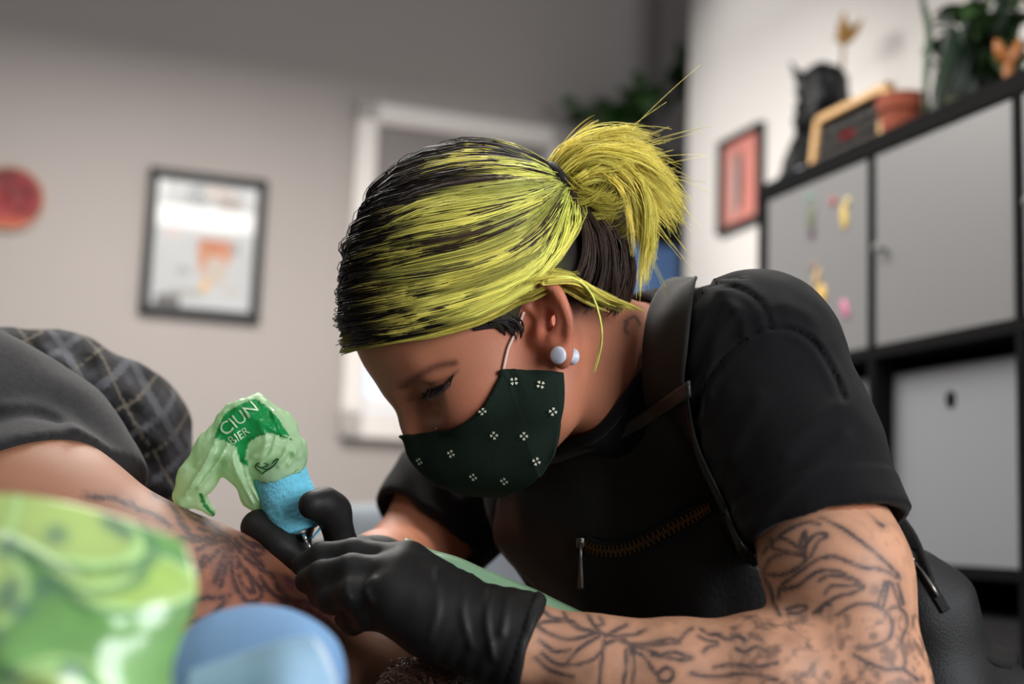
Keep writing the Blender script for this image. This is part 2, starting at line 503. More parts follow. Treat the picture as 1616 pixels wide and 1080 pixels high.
art1 = blobs((184, 185, 186), [('r', .5, .12, .42, .10, (150, 152, 154)), ('e', .42, .13, .14, .09, (84, 92, 98)), ('e', .62, .10, .16, .06, (150, 130, 118)), ('e', .70, .16, .14, .07, (104, 84, 76)), ('e', .28, .18, .06, .04, (140, 140, 140)),
    ('r', .5, .30, .5, .085, (236, 236, 234)), ('e', .20, .42, .06, .025, (214, 176, 172)), ('r', .60, .52, .17, .08, (176, 96, 48)), ('e', .52, .62, .07, .12, (190, 124, 82)), ('e', .68, .58, .06, .10, (196, 120, 76)), ('e', .62, .68, .12, .12, (186, 172, 158)), ('e', .80, .50, .03, .06, (120, 128, 132)),
    ('e', .32, .70, .08, .03, (150, 152, 152)), ('e', .53, .80, .05, .05, (214, 170, 110)), ('e', .36, .86, .20, .035, (160, 158, 152)), ('r', .2, .93, .12, .05, (90, 86, 84)), ('e', .78, .82, .08, .025, (180, 166, 154)), ('e', .36, .50, .05, .03, (170, 176, 178))])
framed('framed_poster', 'black framed poster with an orange figure hanging on the grey wall', c, BW, -WV, wd, ht, .026, .025, (24, 22, 22), art1)
c2 = hit(1173, 285, WP, BW); wd2 = abs((hit(1140, 300, WP, BW) - hit(1208, 270, WP, BW)) @ WV); ht2 = (hit(1173, 212, WP, BW) - hit(1173, 362, WP, BW))[2]
art2 = blobs((228, 146, 134), [('e', .38, .5, .10, .42, (150, 128, 122)), ('e', .33, .55, .05, .40, (206, 190, 186)), ('e', .48, .5, .07, .38, (86, 70, 70)), ('r', .12, .5, .08, .5, (196, 140, 130))])
framed('framed_print', 'small pink print in a black frame on the white wall', c2, -WV, -BW, wd2, ht2, .016, .02, (26, 24, 25), art2)
# round red plaque
cp = hit(16, 314, BP, WV); rp = np.linalg.norm(hit(16, 314, BP, WV) - hit(72, 322, BP, WV))
t = thing('wall_plaque', 'round red plaque with a pale rim on the grey wall', 'wall plaque', cp - ZV * rp)
mb = MB(); mb.lathe(cp, -WV, [(rp * .92, 0), (rp, .004), (rp, .014), (rp * .95, .018), (rp * .90, .014)], 48, cap=False); mb.build('rim', mat('plaque_rim', (176, 150, 128), .5), t, True)
n1, n2 = 40, 60
rr, aa = np.meshgrid(np.linspace(0, .93, n1), np.linspace(0, 2 * math.pi, n2))
V = cp - WV * (.014 + .0015 * np.cos(rr.reshape(-1, 1) * 9)) + (BW * np.cos(aa.reshape(-1, 1)) + ZV * np.sin(aa.reshape(-1, 1))) * rr.reshape(-1, 1) * rp
nz = vnoise(V * 45)
cc = lin((132, 40, 42)) * (1 + .7 * nz[:, None]) * np.where((rr.ravel() > .3)[:, None], 1, [1.1, .8, .8]) + lin((190, 110, 60)) * np.clip(-np.sin(aa.ravel()) * rr.ravel() - .45, 0, 1)[:, None] * 1.5
mk('face', V, grid_faces(n2, n1), mat('plaque_face', attr='paint', rough=.6), t, True, cc)

# ---- tall dark cabinet with a blue panel in the corner, plant on top
cpos = lambda u, v, d: W(u, v, d)
cb = thing('cabinet', 'tall black cabinet with a blue door panel in the far corner', 'cabinet', W(1035, 500, 4.0) * [1, 1, 0])
zt = W(1040, 245, 4.0)[2]; cc0 = W(1000, 400, 4.0); hwid = .142
mb = MB()
for sx in (-1, 1): mb.box(np.array([*(cc0 + BW * sx * (hwid - .018))[:2], zt / 2]), [BW, WV, ZV], (.018, .1, zt / 2), .003)
mb.box(np.array([*cc0[:2], zt - .14]), [BW, WV, ZV], (hwid - .036, .1, .14), .003); mb.box(np.array([*(cc0 + WV * .09)[:2], zt / 2]), [BW, WV, ZV], (hwid, .008, zt / 2 - .01))
mb.build('body', mat('cabinet_black', (24, 24, 26), .5), cb)
mb = MB(); mb.box(np.array([*(cc0 - WV * .088)[:2], zt / 2 - .14]), [BW, WV, ZV], (hwid - .038, .008, zt / 2 - .145), .003); mb.build('door', mat('blue_panel', (112, 148, 204), .4), cb)
def leaf(c, d, n, ln, wdt, curl=.25, k=6):
    d = nrm(d); n = nrm(n - d * (n @ d)); b = np.cross(d, n); V = []; F = []
    for i in range(k + 1):
        t = i / k; w_ = wdt * (math.sin(math.pi * min(1, t * .92 + .06)) ** .8); p = c + d * ln * t + n * (-curl * ln * t * t)
        V += [p - b * w_ + n * w_ * .25, p, p + b * w_ + n * w_ * .25]
    for i in range(k):
        for j in (0, 1): a = i * 3 + j; F.append((a, a + 1, a + 4, a + 3))
    return V, F
def leafy(name, label, c, hgt, rad, nst, nlf, ln, wdt, col, potr, poth, potcol, droop=0.3, seed=1, potname='pot', group=None):
    r_ = np.random.default_rng(seed); t = thing(name, label, 'plant', c, group)
    mb = MB(); mb.lathe(c, ZV, [(potr * .72, 0), (potr * .95, poth * .85), (potr, poth * .86), (potr, poth), (potr * .88, poth), (potr * .85, poth * .8)], 24)
    mb.build(potname, mat(name + '_pot', potcol, .6), t, 'auto')
    M_ = mat(name + '_leaf', col, .45, vary=.35, vscale=20)
    for s in range(nst):
        a = r_.random() * 6.28; tip = np.array([math.cos(a) * rad * (.4 + .6 * r_.random()), math.sin(a) * rad * .7, hgt * (.5 + .5 * r_.random())])
        pts = spline(np.array([c + [0, 0, poth * .9], c + [tip[0] * .35, tip[1] * .35, poth + tip[2] * .7], c + [tip[0], tip[1], poth + tip[2] * (1 - droop * r_.random())]]), 8)
        mb = MB(); mb.tube(pts, .0022, 5); st = mb.build('stem', mat(name + '_stem', (70, 92, 52), .6), t, True)
        for l in range(nlf):
            p = pts[min(7, 2 + int(l * 6 / nlf))]; d = np.array([r_.normal(), r_.normal(), .2 + .5 * r_.normal()])
            V, F = leaf(p, d, np.array([0, 0, 1.0]) + .3 * r_.normal(size=3), ln * (.6 + .6 * r_.random()), wdt * (.7 + .5 * r_.random()))
            mk('leaf', V, np.array(F), M_, st)
    return t
cpl = np.array([*W(985, 207, 3.98)[:2], zt]); cpl = cpl + 0 * BW
leafy('trailing_plant', 'bushy green plant standing on the black corner cabinet', cpl, .11, .17, 10, 6, .075, .028, (56, 92, 44), .055, .06, (60, 58, 58), seed=4)
# second sprig hanging in from the right wall end, upper corner
hp = W(1080, 175, 4.05); tv = thing('hanging_plant', 'green sprig hanging in the dark corner beside the white wall', 'plant', hp)
M_ = mat('trailing_plant_leaf'); r_ = np.random.default_rng(9)
pts = spline(np.array([W(1085, 60, 4.05), W(1075, 110, 4.03), W(1066, 150, 4.02)]), 8); mb = MB(); mb.tube(pts, .003, 5); st = mb.build('stem', mat('trailing_plant_stem'), tv, True)
for i in range(9):
    V, F = leaf(pts[3 + i % 5], np.array([r_.normal() - .3, r_.normal(), r_.normal() * .6]), np.array([0, -.6, .8]), .075, .026); mk('leaf', V, np.array(F), M_, st)

# ---- black shelf unit
PIT = .351; TH = .019
zmid = hit(1378, 549, SP, BW)[2]; ztb = hit(1377, 245, SP, BW)[2]; RP = ztb - zmid + TH        # row pitch
ztop = ztb + .034
SD = .39
def sh(a, b, z): p = SP + WV * a + BW * b; return np.array([p[0], p[1], z])
sf = thing('shelf_unit', 'black cube shelf unit with white doors along the white wall', 'shelf', sh(0, SD / 2, 0))
M_BLK = mat('shelf_black', (16, 16, 17), .8, bump=.06, bscale=200, spec=.1)
rows = [ztb - i * RP for i in range(5)]                     # under-sides of boards from the top down
a_l, a_r = PIT, -3 * PIT
def board(name, a0, a1, z0, z1, b0=0.0, b1=SD):
    mb = MB(); mb.box(sh((a0 + a1) / 2, (b0 + b1) / 2, (z0 + z1) / 2), [WV, BW, ZV], (abs(a1 - a0) / 2, (b1 - b0) / 2, (z1 - z0) / 2), .002); return mb.build(name, M_BLK, sf)
board('top_board', a_r - .02, a_l + .02, ztb, ztop)
zbot = max(0.0, rows[4] - .02)
for i in range(1, 4): board('shelf_board', a_r, a_l, rows[i] - 0, rows[i] + TH)
board('bottom_board', a_r - .02, a_l + .02, 0, max(.03, rows[4] + TH))
for i in range(-3, 2): 
    w_ = .018 if i in (-3, 1) else TH / 2
    board('upright', i * PIT - w_ , i * PIT + w_, .02, ztb, 0.0005)
mb = MB(); mb.box(sh((a_l + a_r) / 2, SD - .004, ztop / 2), [WV, BW, ZV], (abs(a_l - a_r) / 2, .004, ztop / 2 - .02)); mb.build('back_panel', M_BLK, sf)
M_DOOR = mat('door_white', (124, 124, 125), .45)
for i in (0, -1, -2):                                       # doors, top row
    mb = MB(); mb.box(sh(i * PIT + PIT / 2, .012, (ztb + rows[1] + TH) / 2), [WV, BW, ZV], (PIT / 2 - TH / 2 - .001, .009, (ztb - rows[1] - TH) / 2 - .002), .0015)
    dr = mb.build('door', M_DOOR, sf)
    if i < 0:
        mb = MB(); kz = hit(1383, 396, SP, BW)[2]; mb.lathe(sh(i * PIT + PIT - .035, .004, kz), -BW, [(.004, 0), (.004, .010), (.008, .014), (.008, .018), (.003, .020)], 16); mb.build('knob', mat('door_white'), dr, True)
def shelf_px(u, b, z):
    lo_, hi_ = -1.2, 0.8
    for _ in range(40):
        m_ = (lo_ + hi_) / 2; q = from_world(sh(m_, b, z)[None]); x = pix(q)[0, 0]
        if x > u: lo_ = m_
        else: hi_ = m_
    return (lo_ + hi_) / 2
# storage boxes in the second row, dark insert added below for the shaded open cell
bl_ = ['white storage box with a round grip hole, in the right-hand shelf cell', 'white storage box almost hidden behind the black sleeve', 'white storage box in the shelf cell beyond the right edge']
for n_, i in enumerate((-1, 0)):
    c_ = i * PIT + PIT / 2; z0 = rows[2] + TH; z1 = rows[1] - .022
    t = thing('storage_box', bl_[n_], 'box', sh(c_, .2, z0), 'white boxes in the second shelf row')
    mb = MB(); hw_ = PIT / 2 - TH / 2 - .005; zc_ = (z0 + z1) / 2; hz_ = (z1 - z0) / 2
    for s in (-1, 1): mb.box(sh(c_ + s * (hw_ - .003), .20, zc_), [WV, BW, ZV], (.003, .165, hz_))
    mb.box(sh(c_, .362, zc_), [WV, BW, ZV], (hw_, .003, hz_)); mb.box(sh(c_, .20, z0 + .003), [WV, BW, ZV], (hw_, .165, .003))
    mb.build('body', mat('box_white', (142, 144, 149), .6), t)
    # front with a real round hole
    hz0 = hit(1500, 632, sh(0, .036, 0), BW)[2] if i == -1 else hit(1500, 632, sh(0, .036, 0), BW)[2]
    ac = shelf_px(1500, .036, hz0) if i == -1 else c_
    A_ = np.linspace(0, 2 * math.pi, 33)[:-1]
    inn = [(ac + .0125 * math.cos(a), hz0 + .0145 * math.sin(a)) for a in A_]
    out = []
    for a in A_:
        dx, dz = math.cos(a), math.sin(a); k = min(((c_ + hw_ * np.sign(dx)) - ac) / dx if abs(dx) > 1e-6 else 9, ((zc_ + hz_ * np.sign(dz)) - hz0) / dz if abs(dz) > 1e-6 else 9)
        out.append((ac + dx * k, hz0 + dz * k))
    corners = [(c_ + sx * hw_, zc_ + sz * hz_) for sx in (-1, 1) for sz in (-1, 1)]
    for cx_, cz_ in corners:
        k = min(range(32), key=lambda j: (out[j][0] - cx_) ** 2 + (out[j][1] - cz_) ** 2); out[k] = (cx_, cz_)
    V = []; F = []
    for b_ in (.036, .041):
        V += [sh(x, b_, z) for x, z in out] + [sh(x, b_, z) for x, z in inn]
    for j in range(32):
        j2 = (j + 1) % 32
        F += [(j, j2, 32 + j2, 32 + j), (64 + j, 64 + 32 + j, 64 + 32 + j2, 64 + j2), (32 + j, 32 + j2, 96 + j2, 96 + j), (j, 64 + j, 64 + j2, j2)]
    mb = MB(); mb.add(V, F); mb.build('front_panel', mat('box_white'), t)
t = thing('dark_cell_insert', 'dark insert standing for the shaded inside of the lower shelf cell', 'box', sh(-PIT / 2, .2, rows[3] + TH))
mb = MB(); zc_ = (rows[3] + TH + rows[2] - .05) / 2; mb.box(sh(-PIT / 2, .20, zc_), [WV, BW, ZV], (PIT / 2 - .02, .16, zc_ - rows[3] - TH), .012); mb.build('body', mat('cell_insert_dark', (52, 52, 54), .9, bump=.4, bscale=300), t)
mb = MB(); mb.tube([sh(-PIT / 2 - .04, .038, zc_ + .03), sh(-PIT / 2, .03, zc_ + .02), sh(-PIT / 2 + .04, .038, zc_ + .03)], .006, 8); mb.build('handle', mat('cell_insert_dark'), t, True)

# ---- magnets on the shelf door
def magnet(name, label, shapes):
    """shapes: (px, py, rx mm, rz mm, tilt deg, colour)"""
    t = None
    for k, (u, v, rx, rz, tilt, col) in enumerate(shapes):
        p = hit(u, v, SP + BW * .0028, BW)
        if t is None: t = thing(name, label, 'magnet', p - ZV * .02, 'magnets on the white shelf door')
        e1 = -WV * math.cos(math.radians(tilt)) + ZV * math.sin(math.radians(tilt)); e2 = np.cross(BW, e1)
        V = []; n_ = 20
        for h_, sc in ((0, 1.0), (.003, .95), (.0045, .7)):
            V += [p - BW * h_ + (e1 * math.cos(a) * rx + e2 * math.sin(a) * rz) * sc * .001 for a in np.linspace(0, 2 * math.pi, n_ + 1)[:-1]]
        F = [tuple(range(n_))] + [(j * n_ + i, j * n_ + (i + 1) % n_, (j + 1) * n_ + (i + 1) % n_, (j + 1) * n_ + i) for j in (0, 1) for i in range(n_)] + [tuple(2 * n_ + i for i in range(n_))]
        mb = MB(); mb.add(V, F); mb.build(['body', 'tip', 'spot', 'cap'][k], mat('%s_%d' % (name, k) + label[:9], col, .5), t, 'auto')
magnet('magnet', 'olive and purple leaf-shaped magnet at the top of the shelf door', [(1281, 345, 12, 28, 0, (104, 108, 88)), (1282, 368, 8, 12, 0, (92, 72, 88)), (1278, 312, 5, 6, 0, (110, 170, 140))])
magnet('magnet', 'yellow bird-shaped magnet with a red head', [(1333, 342, 10, 24, 8, (204, 176, 96)), (1316, 318, 8, 8, 20, (178, 92, 92)), (1338, 318, 7, 8, 0, (214, 196, 130))])
magnet('magnet', 'yellow curved magnet with a brown top and teal foot', [(1297, 464, 13, 18, 10, (222, 182, 92)), (1290, 438, 7, 18, -25, (206, 172, 120)), (1284, 420, 6, 9, -20, (160, 128, 120)), (1285, 487, 9, 8, 0, (140, 190, 192))])
magnet('magnet', 'pink and grey slanted magnet beside the black sleeve', [(1334, 487, 9, 19, 28, (198, 120, 152)), (1319, 515, 7, 16, 28, (104, 98, 100))])

# ---- things on top of the shelf
def on_top(u, b): return sh(shelf_px(u, b, ztop), b, ztop)
def loc_fn(p): return from_world(p[None])[0]
b0 = on_top(1278, .22); b0c = loc_fn(b0); Db = b0c[2]
def figf(P):
    d = ell(P, C(1302, 150, Db), (.054, .072, .05)); d = smin(d, cap(P, C(1282, 205, Db), C(1272, 250, Db), .030, .034), .03)
    d = smin(d, cap(P, C(1274, 240, Db), C(1258, 288, Db), .030, .042), .03); d = smin(d, cap(P, C(1268, 125, Db), C(1248, 100, Db), .012, .004), .02)
    d = smin(d, sph(P, C(1272, 190, Db - .01), .03), .02)
    d = d + (.008 * vnoise(P * 34) + .004 * vnoise(P * 80)).astype(f32)
    return smax(d, plane(P, b0c, from_world((b0 - ZV)[None])[0] - b0c), .003)
def paint_fig(V):
    n = np.clip(vnoise(V * 30) * 1.4 - .35, 0, 1)[:, None]; return lin((14, 15, 18)) * (1 - n) + lin((110, 114, 124)) * n * .3
o = sdf_obj('figurine', figf, C(1215, 300, Db) - [0, .01, .1], C(1370, 60, Db) + [0, 0, .1], .004, mat('figurine_black', attr='paint', rough=.45, spec=.3), None, paint_fig)
tag(o, 'shiny black lumpy figurine standing on the shelf by the wall', 'figurine')
# dried flower behind the figurine
d0 = on_top(1330, .32); dd = from_world(d0[None])[0][2]
t = thing('dried_flower', 'tall dried golden flower rising behind the black figurine', 'flower', d0)
mb = MB(); mb.tube(spline(np.array([d0, W(1328, 150, dd), W(1331, 70, dd)]), 8), .004, 6); mb.build('stem', mat('dried_stem', (150, 124, 92), .8), t, True)
r_ = np.random.default_rng(3)
for k in range(9):
    V, F = leaf(W(1331, 72, dd), np.array([r_.normal() * .35, r_.normal() * .35, 1]), np.array([r_.normal(), -1, .3]), .055 + .02 * r_.random(), .010, .1); mk('petal', V, np.array(F), mat('dried_petal', (172, 130, 70), .8, vary=.3, vscale=40), t)
mb = MB(); mb.lathe(d0, ZV, [(.02, 0), (.026, .03), (.014, .07), (.016, .08)], 18, cap=False); mb.build('vase', mat('dark_vase', (40, 40, 42), .3), t, True)
# letter board
lb0 = hit(1297, 250, SP + BW * .07, BW); z_l = lb0[2]
aL, aR = shelf_px(1279, .07, ztop), shelf_px(1396, .07, ztop); wl = aL - aR; hl_ = .128
t = thing('letter_board', 'wooden framed black letter board standing on the shelf', 'letter board', sh((aL + aR) / 2, .07, ztop))
lbn = nrm(-BW + ZV * .12); lbu = nrm(ZV + BW * .12); lc = sh((aL + aR) / 2, .07, ztop) + lbu * hl_ / 2
mb = MB()
for sx, sz, hx, hz in ((-1, 0, .008, hl_ / 2), (1, 0, .008, hl_ / 2), (0, 1, wl / 2, .008), (0, -1, wl / 2, .008)):
    mb.box(lc + WV * sx * (wl / 2 - .008) + lbu * sz * (hl_ / 2 - .008), [WV, lbn, lbu], (hx, .009, hz), .002)
mb.build('frame', mat('pale_wood', (214, 172, 118), .55, vary=.12, vscale=60), t)
mb = MB(); mb.box(lc - lbn * .002, [WV, lbn, lbu], (wl / 2 - .014, .003, hl_ / 2 - .014)); mb.build('felt', mat('felt_black', (12, 12, 12), .95, spec=.1), t)
for r in range(3):
    x = -wl / 2 + .026; k = 0
    while x < wl / 2 - .026:
        wch = .0035 + .0030 * rng.random()
        mb = MB(); pc = lc - WV * x + lbn * .003 + lbu * (.022 - r * .024)
        red = (r == 1 and abs(x) < .02)
        mb.box(pc + WV * wch * .8, [WV, lbn, lbu], (.0007, .0008, .0052)); mb.box(pc - WV * wch * .6, [WV, lbn, lbu], (.0007, .0008, .0052)); mb.box(pc + lbu * (.005 if k % 2 else 0), [WV, lbn, lbu], (wch, .0008, .0007))
        mb.build('letter', mat('letter_red' if red else 'letter_white', (190, 60, 60) if red else (120, 118, 116), .7), t); x += wch * 2 + .005; k += 1
def lump(name, label, cat_, u, b, r, col, hgt=1.0):
    p = on_top(u, b); pc = from_world((p + ZV * r * .8)[None])[0]
    o = sdf_obj(name, lambda P: ell(P, pc, (r, r * hgt, r)) + (.25 * r * vnoise(P * (.55 / r))).astype(f32), pc - r * 1.5, pc + r * 1.5, r / 9, mat(name + label[:6], col, .35), None); tag(o, label, cat_)
lump('crystal', 'small pale crystal at the foot of the black figurine', 'crystal', 1268, .06, .016, (176, 178, 190))
lump('crystal', 'white crystal between the letter board and the clay pot', 'crystal', 1389, .12, .020, (206, 206, 216))
# terracotta pot
pp = on_top(1424, .085)
t = thing('terracotta_pot', 'plain terracotta pot on the shelf beside the letter board', 'pot', pp)
mb = MB(); mb.lathe(pp, ZV, [(.030, 0), (.038, .060), (.0425, .061), (.0445, .088), (.040, .088), (.036, .06), (.026, .01)], 36); mb.build('body', mat('terracotta', (136, 66, 44), .8, vary=.1, vscale=30), t, 'auto')
mb = MB(); mb.lathe(pp + ZV * .074, ZV, [(.0375, 0), (.03, .004), (.001, .005)], 24); mb.build('soil', mat('soil', (52, 40, 34), .95, bump=.6, bscale=120), t, True)
# snake plant with tall strap leaves
sp_ = on_top(1505, .17); t = thing('snake_plant', 'dark green strap-leaved plant at the right end of the shelf top', 'plant', sp_)
mb = MB(); mb.lathe(sp_, ZV, [(.034, 0), (.046, .07), (.046, .078), (.040, .078)], 28); mb.build('pot', mat('olive_pot', (112, 112, 74), .35), t, 'auto')
r_ = np.random.default_rng(12); ds = from_world(sp_[None])[0][2]
base_p = sp_ + ZV * .07
def strap(pts, wd, m, parent):
    pts = spline(np.array(pts), 14); T = nrm(np.gradient(pts, axis=0)); b = nrm(np.cross(T, FWD)); wv_ = wd * np.sin(np.linspace(.35, 3.05, 14))[:, None]
    G = np.stack([pts - b * wv_, pts - FWD * wd * .25, pts + b * wv_], 1); V, F = sheet(G, .0015, CAM); mk('leaf', V, F, m, parent)
MS = mat('snake_leaf', (34, 48, 36), .4, vary=.5, vscale=35); MS2 = mat('pale_leaf', (66, 84, 66), .5, vary=.2, vscale=30)
strap([W(1475, 205, ds - .1), W(1482, 150, ds - .08), W(1505, 80, ds - .03), base_p * .3 + W(1530, 20, ds) * .7, W(1545, -40, ds)], .016, MS, t)
strap([W(1458, 190, ds - .06), W(1462, 110, ds - .05), W(1466, 50, ds - .03), W(1456, 5, ds - .03), W(1450, -30, ds - .02)], .007, MS2, t)
for k in range(9):
    u = 1500 + 130 * r_.random(); strap([base_p + BW * r_.normal() * .01, base_p + ZV * .06 + (W(u, 60, ds) - W(1520, 60, ds)) * .5, W(u, 20 - 60 * r_.random(), ds + r_.normal() * .05)], .010 + .008 * r_.random(), MS, t)
leafy('bushy_plant', 'bushy green plant cropped by the right edge of the photo', on_top(1560, .24), .20, .11, 24, 9, .06, .020, (44, 70, 34), .045, .07, (66, 60, 54), seed=6)
# amber ornament and pink ornament
ap = on_top(1592, .10); t = thing('amber_ornament', 'orange forked ornament among the leaves at the right edge', 'ornament', ap)
mb = MB(); dz = from_world(ap[None])[0][2]
mb.tube(spline(np.array([ap, ap + ZV * .045, ap + ZV * .075]), 6), [.010, .009, .008, .008, .008, .009], 10); mb.build('stem', mat('amber', (150, 90, 38), .4, sss=.1), t, True)
for s in (-1, 1):
    mb = MB(); mb.tube(spline(np.array([ap + ZV * .07, ap + ZV * .09 + RIGHT * s * .012, ap + ZV * .11 + RIGHT * s * .018]), 6), [.008, .009, .010, .009, .007, .003], 10); mb.build('prong', mat('amber'), t, True)
lump('ornament', 'small pink and purple ornament beside the strap-leaved plant', 'ornament', 1510, .07, .014, (168, 96, 140))

# black easel leg leaning beside the shelf
mb = MB(); mb.tube([np.array([*sh(PIT + .12, .02, 0)[:2], 0.0]), sh(PIT + .045, .06, W(1192, 372, 2.5)[2])], .013, 8); tag(mb.build('easel_leg', mat('shelf_black'), None, True), 'thin black leg leaning against the end of the shelf', 'easel leg')

# ---- grey chair in the background
ch = thing('armchair', 'grey upholstered chair blurred behind the artist', 'chair', W(700, 1000, 2.35) * [1, 1, 0])
cw = W(705, 930, 2.35)
M_CH = mat('chair_cloth', (118, 124, 130), .9, bump=.4, bscale=300, vary=.15, vscale=12)
def rbox(name, c, half, m, r=.03):
    mb = MB(); mb.box(c, [BW, WV, ZV], half, r); o = mb.build(name, m, ch, True); md = o.modifiers.new('sub', 'SUBSURF'); md.levels = 2; md.render_levels = 2; return o
zc = cw[2]
rbox('backrest', np.array([*(cw + WV * .1)[:2], zc - .02]), (.20, .05, .17), M_CH); rbox('seat', np.array([*(cw - WV * .12)[:2], zc - .26]), (.22, .24, .06), M_CH)
for s in (-1, 1): rbox('armrest', np.array([*(cw + BW * s * .21 - WV * .12)[:2], zc - .12]), (.03, .2, .03), M_CH, .012)
for sx in (-1, 1):
    for sy in (-1, 1):
        mb = MB(); q = cw + BW * sx * .19 + WV * (sy * .2 - .12); mb.tube([np.array([q[0], q[1], zc - .2]), np.array([q[0], q[1], 0.0])], [.016, .012], 10); mb.build('leg', mat('shelf_black'), ch, True)
o = rbox('cushion', np.array([*(cw + BW * .08 - WV * .06)[:2], zc - .09]), (.1, .04, .09), mat('chair_cushion', (176, 160, 170), .9)); o['label'] = 'pale mauve cushion'
# ================================================================== the tattoo artist
DM = 1.07
HO = C(747, 452, DM)
_a = math.radians(37.0); _y = math.radians(9.0)
_F0 = np.array([-math.cos(_a), -math.sin(_a), 0]); HU = np.array([-math.sin(_a), math.cos(_a), 0]); _S0 = np.array([0, 0, -1.0])
HF = math.cos(_y) * _F0 + math.sin(_y) * _S0
HS = math.cos(_y) * _S0 - math.sin(_y) * _F0
HAX = np.stack([HF, HU, HS]).astype(f32)
def hl(P): return (np.asarray(P, f32) - HO.astype(f32)) @ HAX.T           # to head axes (forward, up, near side)
def hw(Q): return HO + np.asarray(Q, float) @ HAX.astype(float)
def skull(Q):
    d = ell(Q, (0, 0.0, 0), (0.099, 0.098, 0.077))
    d = smin(d, ell(Q, (0.040, -0.012, 0), (0.064, 0.060, 0.062)), 0.03)
    d = smin(d, ell(Q, (-0.045, -0.03, 0), (0.058, 0.062, 0.062)), 0.04)
    return d
def face(Q):
    A = Q.copy(); A[:, 2] = np.abs(A[:, 2])
    d = skull(Q)
    d = smin(d, ell(A, (0.040, -0.068, 0), (0.058, 0.074, 0.058)), 0.03)
    d = smin(d, ell(A, (0.046, -0.066, 0.040), (0.036, 0.022, 0.024)), 0.02)       # cheekbone
    d = smin(d, cap(A, (-0.012, -0.085, 0.052), (0.018, -0.112, 0.044), 0.016, 0.016), 0.03)
    d = smin(d, cap(A, (0.018, -0.112, 0.044), (0.070, -0.124, 0.008), 0.016, 0.017), 0.03)
    d = smin(d, cap(A, (0.094, -0.031, 0.006), (0.072, -0.027, 0.044), 0.010, 0.008), 0.016)  # brow
    d = smax(d, -ell(A, (0.095, -0.050, 0.034), (0.024, 0.014, 0.017)), 0.014)      # eye socket
    d = smin(d, sph(A, (0.0715, -0.0490, 0.0325), 0.0148), 0.006)                   # lowered lid
    d = smin(d, cap(A, (0.0825, -0.0575, 0.0235), (0.0740, -0.0540, 0.0440), 0.0022, 0.0016), 0.003)   # lid rim
    d = smin(d, cap(A, (0.0845, -0.0405, 0.022), (0.0730, -0.0385, 0.0460), 0.0045, 0.0045), 0.008)    # fold above the lid
    nose = chain(Q, np.array([(0.096, -0.042, 0), (0.105, -0.058, 0), (0.114, -0.076, 0)], f32), (0.0065, 0.0075, 0.0092), 0.01)
    d = smin(d, nose, 0.013)
    d = smin(d, sph(A, (0.100, -0.081, 0.0125), 0.0078), 0.008)
    d = smin(d, ell(Q, (0.080, -0.103, 0), (0.022, 0.026, 0.032)), 0.015)
    return d

# --- ear: placed on the near side of the head from its own outline
_e0 = trace(lambda P: face(hl(P)), [(846, 512)], d0=0.85)[0]
ED = _e0[2]
def E_(u, v, o): return C(u, v, ED - o)
EC = E_(866, 512, 0.008)
HEL = [E_(848, 500, .004), E_(838, 490, .004), E_(829, 478, .005), E_(832, 460, .009), E_(845, 451, .013), E_(862, 450, .017), E_(877, 460, .020),
       E_(888, 478, .022), E_(896, 498, .023), E_(899, 516, .022), E_(897, 535, .019), E_(892, 552, .015)]
ANT = [E_(852, 468, .008), E_(868, 476, .013), E_(880, 490, .016), E_(885, 506, .017), E_(881, 521, .015), E_(873, 532, .012)]
HELD = spline(HEL, 40); HELR = np.interp(np.linspace(0, 11, 40), range(12), [.0022, .0028, .0034, .0040, .0042, .0042, .0042, .0040, .0038, .0036, .0036, .004])
ANTD = spline(ANT, 20); ANTR = np.interp(np.linspace(0, 5, 20), range(6), [.0015, .003, .0036, .0040, .0042, .0044])
EAX = np.stack([nrm(C(905, 520, ED - .024) - C(838, 500, ED)), nrm(C(887, 575, ED) - C(853, 450, ED)), [0, 0, 1.0]])
EAX[2] = nrm(np.cross(EAX[0], EAX[1])); EAX[1] = np.cross(EAX[2], EAX[0])
def earf(P):
    def line(pts, rads):
        d = None
        for i in range(len(pts) - 1):
            e = cap(P, pts[i], pts[i + 1], rads[i], rads[i + 1]); d = e if d is None else np.minimum(d, e)
        return d
    d = ell(P, E_(864, 503, .008), (0.0185, 0.029, 0.0040), EAX)
    d = smax(d, -ell(P, E_(864, 510, .017), (0.0095, 0.0135, 0.010), EAX), 0.004)      # concha
    d = smin(d, line(HELD, HELR), 0.0035)
    d = smin(d, line(ANTD, ANTR), 0.004)
    d = smax(d, -ell(P, E_(850, 470, .016), (0.0085, 0.0055, 0.006), EAX), 0.004)
    d = smin(d, ell(P, E_(852, 524, .005), (0.0048, 0.0070, 0.0065)), 0.005)           # tragus
    d = smin(d, ell(P, E_(887, 562, .011), (0.0085, 0.0105, 0.0048), EAX), 0.008)      # lobe
    d = smin(d, cap(P, E_(848, 538, .0), E_(882, 548, .010), .006, .0055), 0.008)
    return d

